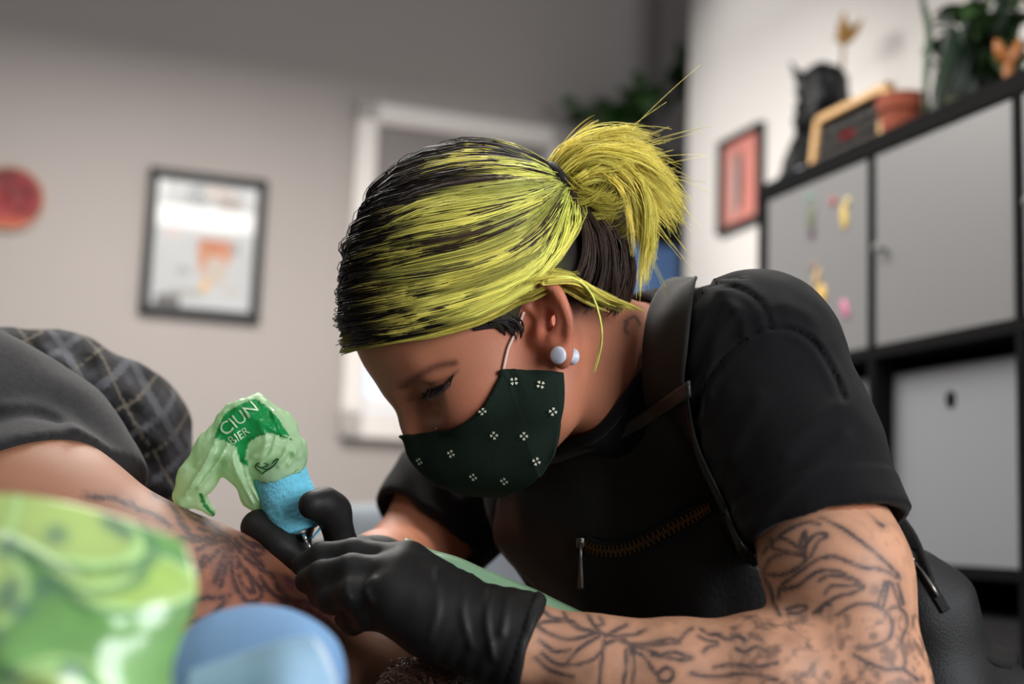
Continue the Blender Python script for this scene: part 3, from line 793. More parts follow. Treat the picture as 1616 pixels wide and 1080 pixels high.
# --- joints of arms and hands
SHL, ELL = C(1195, 562, 1.02), C(1368, 1088, 0.905)
ARM_N = Cs([(1195, 565, 1.02), (1262, 745, .975), (1322, 905, .935), (1362, 1085, .905)]); ARM_NR = [.058, .049, .0475, .044]
FORE_N = Cs([(1358, 1090, .905), (1215, 1068, .905), (1065, 1066, .91), (950, 1052, .915), (845, 1018, .92)]); FORE_NR = [.043, .040, .0345, .030, .0275]
ARM_F = Cs([(812, 690, 1.34), (705, 800, 1.30), (640, 890, 1.25)]); ARM_FR = [.052, .046, .040]
FORE_F = Cs([(640, 890, 1.25), (605, 905, 1.16), (585, 905, 1.11)]); FORE_FR = [.039, .034, .027]
NECK = Cs([(842, 535, 1.085), (940, 575, 1.105), (1050, 622, 1.15)]); NECKR = [.055, .0545, .064]

def hand_near(P, e=0.0):
    wr = Cs([(822, 1000, .935), (822, 1008, .920), (820, 1022, .910), (815, 1035, .912)])
    kn = Cs([(645, 890, .955), (634, 908, .935), (624, 940, .92), (632, 972, .922)])
    d = None
    for i in range(4):
        x = cap(P, wr[i], kn[i], 0.0135 if i == 0 else 0.0165, 0.0150 if i < 3 else 0.0135)
        d = x if d is None else smin(d, x, 0.022)
    d = smin(d, cap(P, C(800, 1015, .925), C(690, 985, .925), .024, .024), 0.02)
    fing = [([(645, 888, .955), (560, 874, .966), (508, 878, .972), (478, 892, .976)], (.0125, .0108, .0098, .0085)),
            ([(634, 908, .935), (556, 900, .940), (508, 908, .950), (484, 918, .962)], (.0130, .0112, .0102, .0086)),
            ([(624, 940, .920), (556, 938, .925), (522, 946, .938), (506, 942, .955)], (.0128, .0110, .0100, .0086)),
            ([(632, 972, .922), (582, 972, .926), (556, 982, .940), (545, 976, .956)], (.0115, .0098, .0090, .0078))]
    for p, r in fing: d = smin(d, chain(P, Cs(p), r, 0.004), 0.0075)
    d = smin(d, chain(P, Cs([(780, 995, .95), (700, 950, .98), (640, 930, 1.0), (600, 935, 1.005)]), (.018, .015, .012, .009), 0.005), 0.012)
    return d
def hand_far(P):
    d = chain(P, Cs([(590, 905, 1.12), (560, 908, 1.09), (530, 900, 1.075)]), (.028, .030, .026), 0.01)
    d = smin(d, chain(P, Cs([(540, 905, 1.085), (470, 870, 1.082), (408, 832, 1.050), (440, 860, 1.037), (482, 888, 1.035)]), (.014, .0128, .0122, .0118, .0095), 0.005), 0.010)
    d = smin(d, chain(P, Cs([(575, 915, 1.07), (540, 868, 1.055), (526, 808, 1.037), (512, 796, 1.028), (494, 797, 1.018)]), (.015, .0122, .0118, .0114, .0104), 0.008), 0.010)
    for i, (u, v) in enumerate(((505, 900), (520, 925), (545, 945))):
        d = smin(d, chain(P, Cs([(560, 905 + 12 * i, 1.095), (u - 40, v - 15, 1.10), (u - 60, v + 15, 1.085), (u - 25, v + 30, 1.07)]), (.014, .012, .011, .009), 0.005), 0.006)
    return d
def cuff_near(P):
    return chain(P, Cs([(815, 1010, .921), (838, 1016, .92), (870, 1026, .92)]), (.031, .0315, .032), 0.004)
def arm_near(P): return smin(chain(P, ARM_N, ARM_NR, 0.02), chain(P, FORE_N, FORE_NR, 0.02), 0.016)
def arm_far(P): return smin(chain(P, ARM_F, ARM_FR, 0.02), chain(P, FORE_F, FORE_FR, 0.02), 0.016)
def headneck(P):
    d = face(hl(P))
    return smin(d, chain(P, NECK, NECKR, 0.02), 0.028)
def torso(P, e=0.0):
    d = cap(P, C(965, 765, 1.20), C(1270, 1170, 1.20) if e >= 0 else C(1150, 1010, 1.20), .115 + e, .120 + e)
    d = smin(d, cap(P, C(1075, 600, 1.14), C(1240, 930, 1.20), .070 + e, .108 + e), 0.08)
    d = smin(d, cap(P, SHL + [0, .0, .01], C(850, 668, 1.33), .050 + e, .050 + e), 0.07)
    if e < 0: return d                       # the bare trunk stops inside the clothes
    return smin(d, cap(P, C(1285, 1160, 1.20), C(1290, 1560, 1.26), .125 + e, .14 + e), 0.06)
def sternomastoid(P):
    return cap(P, C(893, 600, 1.035), C(985, 690, 1.09), .010, .010)
def bodyf(P):
    hn = bounded(P, C(850, 520, 1.09), 0.24, lambda X: smin(smin(smin(headneck(X), earf(X), 0.004), sternomastoid(X), 0.03), 9 + 0 * X[:, 0], .01))
    d = smin(hn, torso(P, -0.016), 0.03)
    d = smin(d, arm_near(P), 0.03)
    d = smin(d, arm_far(P), 0.03)
    d = smin(d, bounded(P, C(650, 950, .94), 0.16, lambda X: hand_near(X) + 0.004), 0.012)
    d = smin(d, bounded(P, C(510, 870, 1.07), 0.14, lambda X: hand_far(X) + 0.004), 0.012)
    return d

ART = thing('person', 'tattoo artist with lime yellow ponytail, dark mask and black gloves, bent over her work', 'person', W(1290, 1600, 1.22) * [1, 1, 0])

def headless(P): return face(hl(P))
BROW = spline(hl(trace(headless, [(637, 612), (655, 598), (675, 585), (695, 577), (718, 573)], .85)).astype(float), 40)
CREASE = spline(hl(trace(headless, [(676, 607), (690, 603), (705, 597), (722, 586)], .85)).astype(float), 30)
LASHL = spline(hl(trace(headless, [(664, 621), (676, 615), (690, 611), (703, 604), (716, 592)], .85)).astype(float), 30)
# ---- skin paint: skin tone, flush, tattoo ink
def crop(x0, y0, s, lst): return [[(x0 + x / s, y0 + y / s) for x, y in l] for l in lst]
INK_FORE = crop(830, 930, 4.04, [
    [(70, 230), (120, 210), (220, 205), (300, 210), (350, 250), (420, 270), (470, 290)], [(70, 235), (150, 285), (250, 320), (350, 310), (430, 285)],
    [(100, 130), (160, 180), (240, 195)], [(240, 140), (260, 190), (330, 250), (420, 268)], [(390, 150), (420, 210), (460, 260), (510, 300)], [(470, 180), (490, 220), (450, 240)],
    [(510, 300), (580, 260), (640, 230)], [(510, 290), (600, 310), (660, 350)], [(600, 300), (700, 290), (760, 260)],
    [(660, 350), (760, 350), (860, 330), (920, 320), (980, 340), (900, 350), (760, 360)], [(660, 360), (780, 390), (860, 420), (930, 400), (1000, 420), (1055, 440), (1000, 455), (920, 440), (800, 420)],
    [(500, 330), (490, 400), (480, 480), (470, 600)], [(660, 370), (690, 450), (680, 600)], [(690, 390), (760, 440), (800, 500), (850, 560)],
    [(850, 530), (900, 500), (940, 540), (910, 590), (850, 590)], [(470, 300), (400, 340), (330, 390), (270, 460)], [(480, 400), (430, 450), (330, 480), (200, 480), (100, 410)],
    [(640, 390), (640, 500), (620, 600)], [(980, 330), (1020, 280), (1060, 250)], [(1120, 260), (1170, 290), (1240, 290)], [(1100, 300), (1160, 330), (1220, 340)], [(1130, 400), (1160, 370), (1220, 355)],
    [(90, 330), (140, 370), (190, 400), (280, 390)], [(60, 440), (160, 520), (300, 560)], [(520, 345), (580, 325), (640, 345)],
    [(1230, 300), (1290, 320), (1350, 300), (1400, 330)], [(1340, 380), (1400, 400), (1470, 370), (1540, 400)], [(1200, 500), (1320, 480), (1460, 500), (1600, 470)], [(1050, 540), (1200, 560), (1400, 540), (1600, 580)]])
INK_UP = crop(1150, 770, 3.485, [
    [(230, 290), (300, 280), (370, 320), (410, 370), (300, 350), (240, 330), (230, 290)], [(190, 470), (220, 400), (290, 365), (380, 365), (425, 390), (380, 440), (290, 480), (190, 475)],
    [(430, 400), (420, 330), (460, 270), (510, 250), (540, 265), (490, 300), (450, 380)], [(390, 330), (400, 280), (420, 240), (425, 300), (400, 340)],
    [(270, 610), (290, 540), (340, 500), (420, 440), (500, 390), (590, 380), (660, 410), (740, 440), (840, 450), (940, 500)], [(300, 560), (380, 540), (430, 500), (500, 460), (600, 460), (660, 490), (720, 520)],
    [(500, 510), (560, 480), (650, 500), (740, 540)], [(530, 580), (560, 545), (610, 540), (740, 545), (680, 580), (600, 600), (530, 640), (500, 690)],
    [(500, 160), (620, 220), (720, 290), (820, 370), (900, 450), (930, 480)], [(700, 90), (760, 130), (820, 190), (850, 210)],
    [(860, 520), (820, 640)], [(880, 520), (850, 650)], [(900, 530), (940, 640)], [(930, 530), (960, 640)],
    [(600, 700), (680, 650), (780, 640), (870, 690), (900, 760), (880, 830), (800, 870), (700, 880)], [(870, 680), (920, 655), (970, 690), (980, 760), (950, 850), (970, 950), (960, 1000)],
    [(690, 920), (780, 970), (870, 1000), (960, 1000), (1040, 1060)], [(320, 670), (380, 650), (430, 660), (390, 690), (330, 690)], [(200, 500), (230, 560), (250, 640), (280, 700)],
    [(470, 690), (520, 650), (560, 640)], [(190, 360), (240, 300), (330, 230), (430, 190), (500, 200)]])
INK_BLOB = [((1383, 932), 13, .75), ((1310, 930), 9, .5), ((1240, 925), 16, .3), ((1290, 860), 22, .35), ((1320, 880), 16, .3), ((1365, 885), 16, .3), ((900, 1035), 26, .5), ((930, 1058), 22, .5), ((860, 1040), 18, .5),
            ((1010, 1050), 22, .45), ((1045, 1018), 14, .35), ((1310, 965), 12, .5), ((1420, 1040), 18, .3), ((1180, 1030), 26, .4), ((1250, 1010), 24, .45), ((1280, 1045), 22, .35), ((1200, 1000), 18, .35), ((1310, 1010), 14, .4),
            ((850, 985), 14, .3), ((890, 1010), 18, .35), ((1390, 960), 14, .3), ((1350, 1000), 24, .22), ((1270, 950), 12, .35), ((1120, 1000), 10, .3), ((1100, 1060), 22, .3)]
SKIN_SHADED = lin((182, 118, 90)); SKIN_ARM = lin((200, 148, 118)); INKC = lin((58, 54, 58))  # face and neck colour is darkened for shade, the arm's is not
def ink_amount(px, lines, width, blobs=()):
    k = np.zeros(len(px))
    for l in lines:
        l = np.asarray(l); lo = l.min(0) - 12; hi = l.max(0) + 12
        m = ((px > lo) & (px < hi)).all(1)
        if m.any(): k[m] = np.maximum(k[m], 0.92 * np.exp(-(poly_dist(px[m], spline(l, len(l) * 4)) / width) ** 2) + 0.36 * np.exp(-(poly_dist(px[m], l) / (width * 4.2)) ** 2))
    for c, r, s in blobs:
        k = np.maximum(k, s * np.exp(-((px - np.array(c)) ** 2).sum(1) / r ** 2))
    return np.clip(k, 0, 1)
def paint_body(V):
    P = V.astype(f32); px = pix(V); N = grad(bodyf, P)
    col = np.tile(SKIN_SHADED, (len(V), 1))
    isarm = (V[:, 1] < C(0, 780, 1.0)[1]) & (px[:, 0] > 800)
    col[isarm] = SKIN_ARM
    def blend(c, k): col[:] = col * (1 - k[:, None]) + np.asarray(c) * k[:, None]
    Q = hl(P)
    def spot(q, r, side=True):
        A = Q.copy()
        if side: A[:, 2] = np.abs(A[:, 2])
        return np.exp(-(((A - np.array(q, f32)) / np.array(r, f32)) ** 2).sum(1))
    blend(lin((190, 112, 90)), 0.55 * spot((.07, -.085, .045), (.04, .03, .03)))       # cheeks
    blend(lin((196, 118, 92)), 0.45 * spot((.115, -.085, 0), (.02, .02, .02)))
    blend(lin((150, 96, 84)), 0.5 * spot((.085, -.046, .031), (.01, .010, .02)))       # lids
    e = np.exp(-((V - EC) ** 2 / np.array([.026, .036, .03]) ** 2).sum(1))
    blend(lin((222, 122, 96)), 0.7 * e)
    A = Q.copy(); A[:, 2] = np.abs(A[:, 2])
    def near(curve): return np.min([np.sqrt(((A - b) ** 2).sum(1)) for b in curve], axis=0)
    wb = np.linspace(0, 1, len(BROW)); 
    D = np.stack([np.sqrt(((A - b) ** 2).sum(1)) for b in BROW], -1); i = D.argmin(1)
    blend(lin((72, 42, 34)), 0.85 * np.exp(-(D.min(1) / (.0048 - .0020 * wb[i])) ** 2) * (0.92 + 0.12 * vnoise(V * 500)))
    blend(lin((88, 48, 40)), 0.6 * np.exp(-(near(CREASE) / .0013) ** 2))
    blend(lin((40, 28, 28)), 0.85 * np.exp(-(near(LASHL) / .0009) ** 2))
    # close-cropped hair shadow on nape and behind the ear (stubble)
    nape = np.clip((px[:, 0] - 895) / 12, 0, 1) * np.clip((545 - px[:, 1]) / 70, 0, 1) * (px[:, 0] < 990) * (px[:, 1] < 560) * (V[:, 2] < 1.2)
    blend(lin((70, 48, 40)), 0.8 * nape * np.clip((990 - px[:, 0]) / 80, 0, 1))
    front = np.clip(-N[:, 2] * 4 + 0.4, 0, 1) * (V[:, 2] < 1.02)
    tex = 0.85 + 0.2 * vnoise(V * 200)
    ka = ink_amount(px, INK_FORE + INK_UP, 3.1, INK_BLOB)
    stip = 0.46 * np.clip(0.35 + 1.1 * vnoise(V * 190) + 0.5 * vnoise(V * 480), 0, 1)
    stip = stip * ((px[:, 0] > 1150) & (px[:, 1] > 970)) + 0.45 * stip * (px[:, 0] > 840)
    fade = np.clip((px[:, 1] - 800) / 30, 0, 1)
    k = np.clip(np.maximum(ka * tex, stip), 0, .92) * front * isarm * fade
    blend(INKC, k)
    nk = ink_amount(px, [[(986, 508), (994, 503), (1002, 500), (1010, 512)], [(990, 508), (986, 520), (990, 526)], [(1012, 560), (1004, 590), (996, 625)]], 2.2)
    blend(INKC, 0.8 * nk * (V[:, 2] < 1.2))
    return col
M_SKIN = mat('skin', attr='paint', rough=0.5, sss=0.12, bump=0.12, bscale=900, vary=0.05, vscale=30, spec=0.4)
sdf_obj('body', bodyf, (-.26, -.40, .85), (.36, .19, 1.44), 0.0019, M_SKIN, ART, paint_body)

# ---- ear plug, lash, nose stud
mb = MB()
plug_ax = nrm(C(876, 562, ED - .024) - C(900, 564, ED - .004))
def we(v): return to_world(v)
_pa, _pb = E_(881, 561, .020), E_(902, 563, .004)
_axw = nrm(we(_pa) - we(_pb)); _L = np.linalg.norm(_pa - _pb)
mb.lathe(we(_pb), _axw, [(.0015, -.0030), (.0052, -.0022), (.0066, -.0008), (.0066, .0004), (.0050, .0016), (.0046, _L - .002), (.0066, _L - .0006), (.0068, _L + .0004), (.0060, _L + .0014), (.0035, _L + .0021)], 28)
o = mb.build('ear_plug', mat('opal', (206, 210, 228), 0.12, coat=0.6, sss=0.2), ART, True); o['label'] = 'pale opalescent ear plug'
# ---- lashes and nose stud
def strands(paths, radii, name, m, parent, cols=None, n=3):
    """thin n-sided strands; paths (S, K, 3) camera-side, radii (S, K)"""
    S_, K = paths.shape[:2]
    T = nrm(np.gradient(paths, axis=1)); ref = nrm(rng.normal(size=(S_, 1, 3)))
    a = nrm(np.cross(T, ref)); b = np.cross(T, a)
    V = np.stack([paths + (a * math.cos(2 * math.pi * k / n) + b * math.sin(2 * math.pi * k / n)) * radii[..., None] for k in range(n)], 2)
    idx = np.arange(S_ * K * n).reshape(S_, K, n); r = np.roll(idx, -1, axis=2)
    F = np.stack([idx[:, :-1], r[:, :-1], r[:, 1:], idx[:, 1:]], -1).reshape(-1, 4)
    c = None if cols is None else np.repeat(cols[:, :, None, :], n, 2).reshape(-1, 3)
    return mk(name, to_world(V.reshape(-1, 3)), F, m, parent, True, c)
M_LASH = mat('lash', (24, 18, 20), 0.5)
def lashes(flip):
    L = LASHL.copy()[2:]; t = rng.random(80) ; i = t * (len(L) - 1); k = i.astype(int)
    p0 = L[k] + (L[np.minimum(k + 1, len(L) - 1)] - L[k]) * (i - k)[:, None]
    out = nrm(np.stack([0.75 + 0 * t, -0.75 + 0.25 * t, -0.15 + 0.65 * t], -1) + rng.normal(scale=.10, size=(80, 3)))
    ln = (.0075 + .003 * t + rng.normal(scale=.001, size=80))[:, None]
    upc = np.array([0.25, .55, .25])
    P = np.stack([p0, p0 + out * ln * .5, p0 + out * ln * .85 + upc * ln * .12, p0 + out * ln * 1.1 + upc * ln * .35], 1)
    if flip: P[..., 2] *= -1
    R = np.tile(np.array([.00030, .00026, .0002, .00006]), (80, 1))
    return hw(P.reshape(-1, 3)).reshape(P.shape), R
a1, r1 = lashes(False); a2, r2 = lashes(True)
for a_, r_ in ((a1, r1), (a2, r2)): strands(a_, r_, 'eyelashes', M_LASH, ART)['kind'] = 'stuff'
_p = trace(headless, [(690, 676)], .85, lift=.0006)[0]
mb = MB(); mb.lathe(to_world(_p), to_world(_p + grad(headless, _p[None])[0]) - to_world(_p), [(.0004, -.001), (.0012, 0), (.0011, .0008), (.0004, .0013)], 12)
mb.build('nose_stud', mat('steel', (200, 200, 205), 0.2, 1.0), ART, True)

# ---- T-shirt
HEMC, HEMN = C(1309, 838, .95), nrm(ARM_N[3] - ARM_N[1])
HEMFC, HEMFN = C(672, 846, 1.28), nrm(ARM_F[2] - ARM_F[0])
COLA, COLB, COLC_ = C(1006, 462, 1.16), C(1022, 590, 1.055), C(893, 706, 1.10)
COLN = nrm(np.cross(COLB - COLA, COLC_ - COLA)); COLN = COLN * np.sign(COLN @ (HO - COLA))
FOLDS = [([(1085, 580), (1105, 510), (1138, 456)], .0028, 12), ([(1112, 620), (1126, 545), (1160, 486)], .0026, 12), ([(1185, 835), (1250, 765), (1335, 690)], .0030, 13),
         ([(1165, 770), (1240, 700), (1310, 640)], .0018, 14), ([(1150, 720), (1200, 630)], .0022, 14), ([(1240, 485), (1275, 500), (1300, 540)], .002, 12),
         ([(1140, 760), (1170, 830)], .003, 12), ([(1060, 700), (1100, 800), (1150, 900)], .003, 16), ([(1195, 500), (1235, 480)], .002, 14), ([(1150, 475), (1170, 500), (1176, 530)], .002, 8), ([(1330, 640), (1290, 660), (1240, 720)], .0018, 10),
         ([(640, 720), (665, 800), (720, 850)], .004, 14), ([(660, 700), (720, 790)], .004, 14)]
SEAMS = [([(1110, 447), (1168, 457), (1203, 483), (1215, 517)], .0018, 3.5), ([(1098, 660), (1118, 600), (1158, 550), (1203, 523), (1245, 520), (1285, 543), (1316, 592), (1332, 632)], .0026, 4.0)]
def sleeve_near(P):
    d = chain(P, Cs([(1193, 562, 1.02), (1250, 700, .985), (1335, 905, .935)]), (.0645, .0600, .0560), 0.02)
    h = plane(P, HEMC, HEMN)
    band = np.clip((h + .0285) / .003, 0, 1) * .0022
    d = d - band
    hol = np.maximum(d + .0062, -(h + .03))
    d = smax(d, h, 0.003)
    return np.maximum(d, -hol)
def sleeve_far(P):
    d = chain(P, Cs([(815, 690, 1.34), (708, 800, 1.30), (620, 915, 1.25)]), (.066, .062, .058), 0.02)
    h = plane(P, HEMFC, HEMFN)
    hol = np.maximum(d + .0062, -(h + .03))
    return np.maximum(smax(d, h, 0.003), -hol)
def neck_skin(P): return smin(smin(headneck(P), sternomastoid(P), 0.03), torso(P, -0.016), 0.03)
def shirt_base(P):
    d = smin(torso(P), sleeve_near(P), 0.035)
    return smin(d, sleeve_far(P), 0.03)
def shirtf(P):
    d = shirt_base(P)
    px = np.stack([808 + FPX * P[:, 0] / P[:, 2], 540 - FPX * P[:, 1] / P[:, 2]], -1).astype(f32)
    for l, a, wd in FOLDS:
        l = np.array(l); m = ((px > l.min(0) - 40) & (px < l.max(0) + 40)).all(1)
        if m.any(): d[m] -= a * np.exp(-(poly_dist(px[m], spline(l, 12)) / wd) ** 2)
    for l, a, wd in SEAMS:
        l = np.array(l); m = ((px > l.min(0) - 30) & (px < l.max(0) + 30)).all(1)
        if m.any():
            q = poly_dist(px[m], spline(l, 24)); d[m] += a * np.exp(-(q / wd) ** 2) - a * 0.6 * np.exp(-((q - 9) / 6) ** 2)
    d = d + (0.0016 * vnoise(P * 26) + 0.0008 * vnoise(P * 60)).astype(f32)
    cutd = plane(P, COLA, COLN) - .008
    nk = bounded(P, C(950, 590, 1.12), 0.17, neck_skin)
    d = smin(d, np.maximum(nk - .0065, cutd), .012)
    d = smax(d, -np.maximum(-cutd, nk - .034), 0.004)
    return smax(d, -np.maximum(nk - .002, -(cutd + .02)), .002)
M_TEE = mat('black_cotton', (15, 15, 17), 0.92, bump=0.25, bscale=1400, vary=0.12, vscale=400, sheen=0.06, spec=0.2)
sdf_obj('tshirt', shirtf, (-.20, -.36, .85), (.40, .08, 1.50), 0.0026, M_TEE, ART)['label'] = 'plain black cotton T-shirt with rolled sleeves'
# collar rib
_ang = np.linspace(0, 2 * math.pi, 49)
_cc = NECK[1] + (NECK[2] - NECK[1]) * 0.5
def collar_pt(t):
    a = nrm(COLA - _cc - COLN * ((COLA - _cc) @ COLN)); b = np.cross(COLN, a)
    dirv = a * math.cos(t) + b * math.sin(t)
    c0 = _cc - COLN * ((_cc - COLA) @ COLN - .006)
    r = np.linspace(0.03, 0.10, 140); P = (c0 + dirv * r[:, None]).astype(f32)
    d = neck_skin(P); k = np.where(d < .0050)[0]; return P[min((k.max() if len(k) else 0) + 1, 139)]
_ring = np.array([collar_pt(t) for t in _ang[:-1]], float)
_ring = (_ring + np.roll(_ring, 1, 0) + np.roll(_ring, -1, 0)) / 3
_rw = to_world(np.vstack([_ring, _ring[:1]]))
V, F = tube_geo(_rw, .0048, 8, True); mb = MB(); mb.add(V, F); mb.build('collar', M_TEE, ART, True)

# ---- apron: bib, neck trim, strap, zip
def shirt_tr(P): return shirt_base(P)
def patch(fn, rows, nc, nr, lift, thick, name, m, parent, d0=0.7, wob=0.0, cols=None):
    """cloth patch: rows = pixel polylines from top to bottom edge, laid on the surface fn"""
    R = np.array([spline(np.array(r, float), nc) for r in rows])
    Gp = np.stack([spline(R[:, j], nr) for j in range(nc)], 1)
    P = trace(fn, Gp.reshape(-1, 2), d0, lift).reshape(nr, nc, 3)
    if wob: P = P + (grad(fn, P.reshape(-1, 3)) * (wob * vnoise(P.reshape(-1, 3) * np.array([34, 14, 30])))[:, None]).reshape(P.shape)
    V, F = sheet(to_world(P), thick, toward=CAM)
    return mk(name, V, F, m, parent, True), P
M_APR = mat('apron_leather', (18, 17, 16), 0.5, bump=0.2, bscale=260, vary=0.15, vscale=30, spec=0.42)
M_STRAP = mat('apron_webbing', (33, 31, 30), 0.7, bump=0.4, wave=900, spec=0.3)
apr, APG = patch(shirt_tr, [[(800, 752), (850, 728), (900, 708), (960, 684), (1020, 652), (1093, 606)],
                     [(790, 800), (850, 790), (920, 775), (980, 765), (1050, 740), (1112, 690)],
                     [(792, 858), (850, 850), (920, 850), (1000, 850), (1080, 840), (1160, 810)],
                     [(855, 930), (900, 930), (960, 935), (1040, 940), (1120, 930), (1205, 910)],
                     [(945, 1030), (990, 1030), (1040, 1040), (1100, 1050), (1170, 1050), (1240, 1040)]], 50, 60, .0045, .002, 'apron', M_APR, ART, wob=.003)
apr['label'] = 'black leather bib apron with a zipped pocket'
def on_apron(P): return shirt_base(P) - 0.0070
patch(on_apron, [[(850, 722), (900, 704), (960, 680), (1020, 648), (1093, 600)], [(852, 741), (902, 724), (962, 701), (1022, 670), (1095, 626)]], 60, 6, .002, .0025, 'neck_trim', mat('trim_leather', (40, 37, 36), 0.42, bump=0.3, bscale=500), apr)
patch(shirt_tr, [[(1054, 458), (1070, 452), (1090, 449), (1108, 449)], [(1036, 490), (1056, 487), (1080, 486), (1102, 490)], [(1030, 540), (1050, 540), (1075, 540), (1097, 540)], [(1028, 600), (1048, 598), (1070, 596), (1092, 594)], [(1030, 640), (1050, 635), (1072, 628), (1095, 620)]], 16, 30, .007, .002, 'shoulder_strap', M_STRAP, apr)
# zipper
ZL = np.array([(921, 856), (950, 866), (985, 866), (1020, 853), (1060, 832), (1095, 812), (1121, 796)], float)
zs = spline(ZL, 60); tn = nrm(np.gradient(zs, axis=0)); nn = np.stack([-tn[:, 1], tn[:, 0]], -1)
patch(on_apron, [zs - nn * 13, zs - nn * 7, zs + nn * 7, zs + nn * 13], 60, 8, .002, .0012, 'zip_tape', mat('zip_tape', (14, 13, 12), 0.8), apr)
mb = MB()
zc = spline(ZL, 62)
for i in range(1, 61):
    t = nrm(zc[i + 1] - zc[i - 1]); n2 = np.array([-t[1], t[0]]) * (3.2 if i % 2 else -3.2)
    p = trace(on_apron, [zc[i] + n2], .7, .0044)[0]
    g = grad(on_apron, p[None])[0]
    ax0 = to_world(C(*(zc[i] + t), 1.0)) - to_world(C(*zc[i], 1.0)); gz = to_world(g) - to_world(np.zeros(3)); ax0 = nrm(ax0 - gz * (ax0 @ gz)); ax1 = np.cross(gz, ax0)
    mb.box(to_world(p), [ax0, ax1, gz], (.00065, .0030, .0009))
mb.build('zip_teeth', mat('brass_teeth', (120, 92, 58), 0.4, 1.0), apr)['kind'] = 'stuff'
mb = MB()
p = trace(on_apron, [(919, 853)], .7, .005)[0]; pw = to_world(p)
mb.box(pw, [RIGHT, UP, -FWD], (.0035, .0045, .0022), .001)
mb.lathe(pw + UP * .001 - FWD * .003, RIGHT, [(.0022, -.0012), (.0022, .0012)], 10)
q0 = pw - FWD * .0035
mb.tube([q0, q0 - UP * .012, q0 - UP * .026, q0 - UP * .036, q0 - UP * .0375], [.0011, .0013, .0021, .0028, .0015], 10, flat=0.5, up=FWD)
o = mb.build('zip_pull', mat('dark_metal', (120, 116, 112), 0.35, 1.0), apr, True); o['label'] = 'dull metal zip pull'

# ---- waist bag on her hip and its belt
def bagf(P):
    d = cap(P, C(1455, 955, 1.10), C(1475, 1100, 1.10), .036, .05)
    d = smin(d, cap(P, C(1480, 985, 1.10), C(1580, 1085, 1.12), .016, .024), .03)
    d = smin(d, cap(P, C(1440, 900, 1.10), C(1462, 950, 1.10), .016, .03), .03)
    return d + (0.002 * vnoise(P * 40)).astype(f32)
bag = sdf_obj('waist_bag', bagf, (.28, -.36, .98), (.46, -.15, 1.2), .003, mat('nylon', (26, 26, 27), .62, bump=.3, bscale=500), ART)
bag['label'] = 'black nylon waist bag with a zip pull'
zb = np.array([(1437, 888), (1455, 905), (1474, 935), (1492, 965)], float); z2 = spline(zb, 24); t2 = nrm(np.gradient(z2, axis=0)); n2 = np.stack([-t2[:, 1], t2[:, 0]], -1)
patch(bagf, [z2 - n2 * 7, z2, z2 + n2 * 7], 24, 6, .001, .0012, 'zip_tape', mat('zip_tape'), bag)
pz = [to_world(trace(bagf, [(x, y)], .7, .004)[0]) for x, y in ((1440, 888), (1452, 903), (1468, 928), (1478, 944))]
mb = MB(); mb.tube(pz, [.0022, .0016, .0022, .0018], 8, flat=.6, up=FWD)
mb.lathe(pz[0], -FWD, [(.0034, -.001), (.0034, .0015), (.001, .003)], 12)
mb.build('zip_pull', mat('dark_metal'), bag, True)
mb = MB(); G = np.array([[W(1412, 800, 1.12), W(1420, 806, 1.10)], [W(1428, 838, 1.12), W(1446, 842, 1.08)], [W(1436, 890, 1.11), W(1464, 885, 1.07)], [W(1440, 930, 1.10), W(1480, 930, 1.07)]])
G = np.stack([spline(G[:, j], 12) for j in (0, 1)], 1); V, F = sheet(G, .003, CAM); mk('belt', V, F, M_STRAP, bag)
G = np.array([[W(1492, 962, 1.08), W(1488, 985, 1.07)], [W(1530, 1000, 1.09), W(1525, 1022, 1.07)], [W(1575, 1022, 1.10), W(1565, 1050, 1.08)], [W(1600, 1030, 1.12), W(1592, 1060, 1.10)], [W(1602, 1060, 1.12), W(1580, 1085, 1.10)]])
G = np.stack([spline(G[:, j], 20) for j in (0, 1)], 1); V, F = sheet(G, .003, CAM); mk('belt', V, F, M_STRAP, bag)

# ---- trousers (below the frame)
def trouserf(P):
    d = cap(P, C(1290, 1480, 1.24), C(1290, 1600, 1.26), .145, .15)
    for s in (-1, 1):
        h = C(1270, 1600, 1.25 + .09 * s); k = C(560 + 40 * s, 1560, 1.25 + .12 * s); ft = C(620, 2330, 1.25 + .12 * s)
        d = smin(d, cap(P, h, k, .085, .062), .06); d = smin(d, cap(P, k, ft, .062, .048), .03)
    return d
sdf_obj('trousers', trouserf, (-.35, -1.20, .98), (.50, -.40, 1.52), .008, mat('trousers', (22, 22, 24), .9), ART)

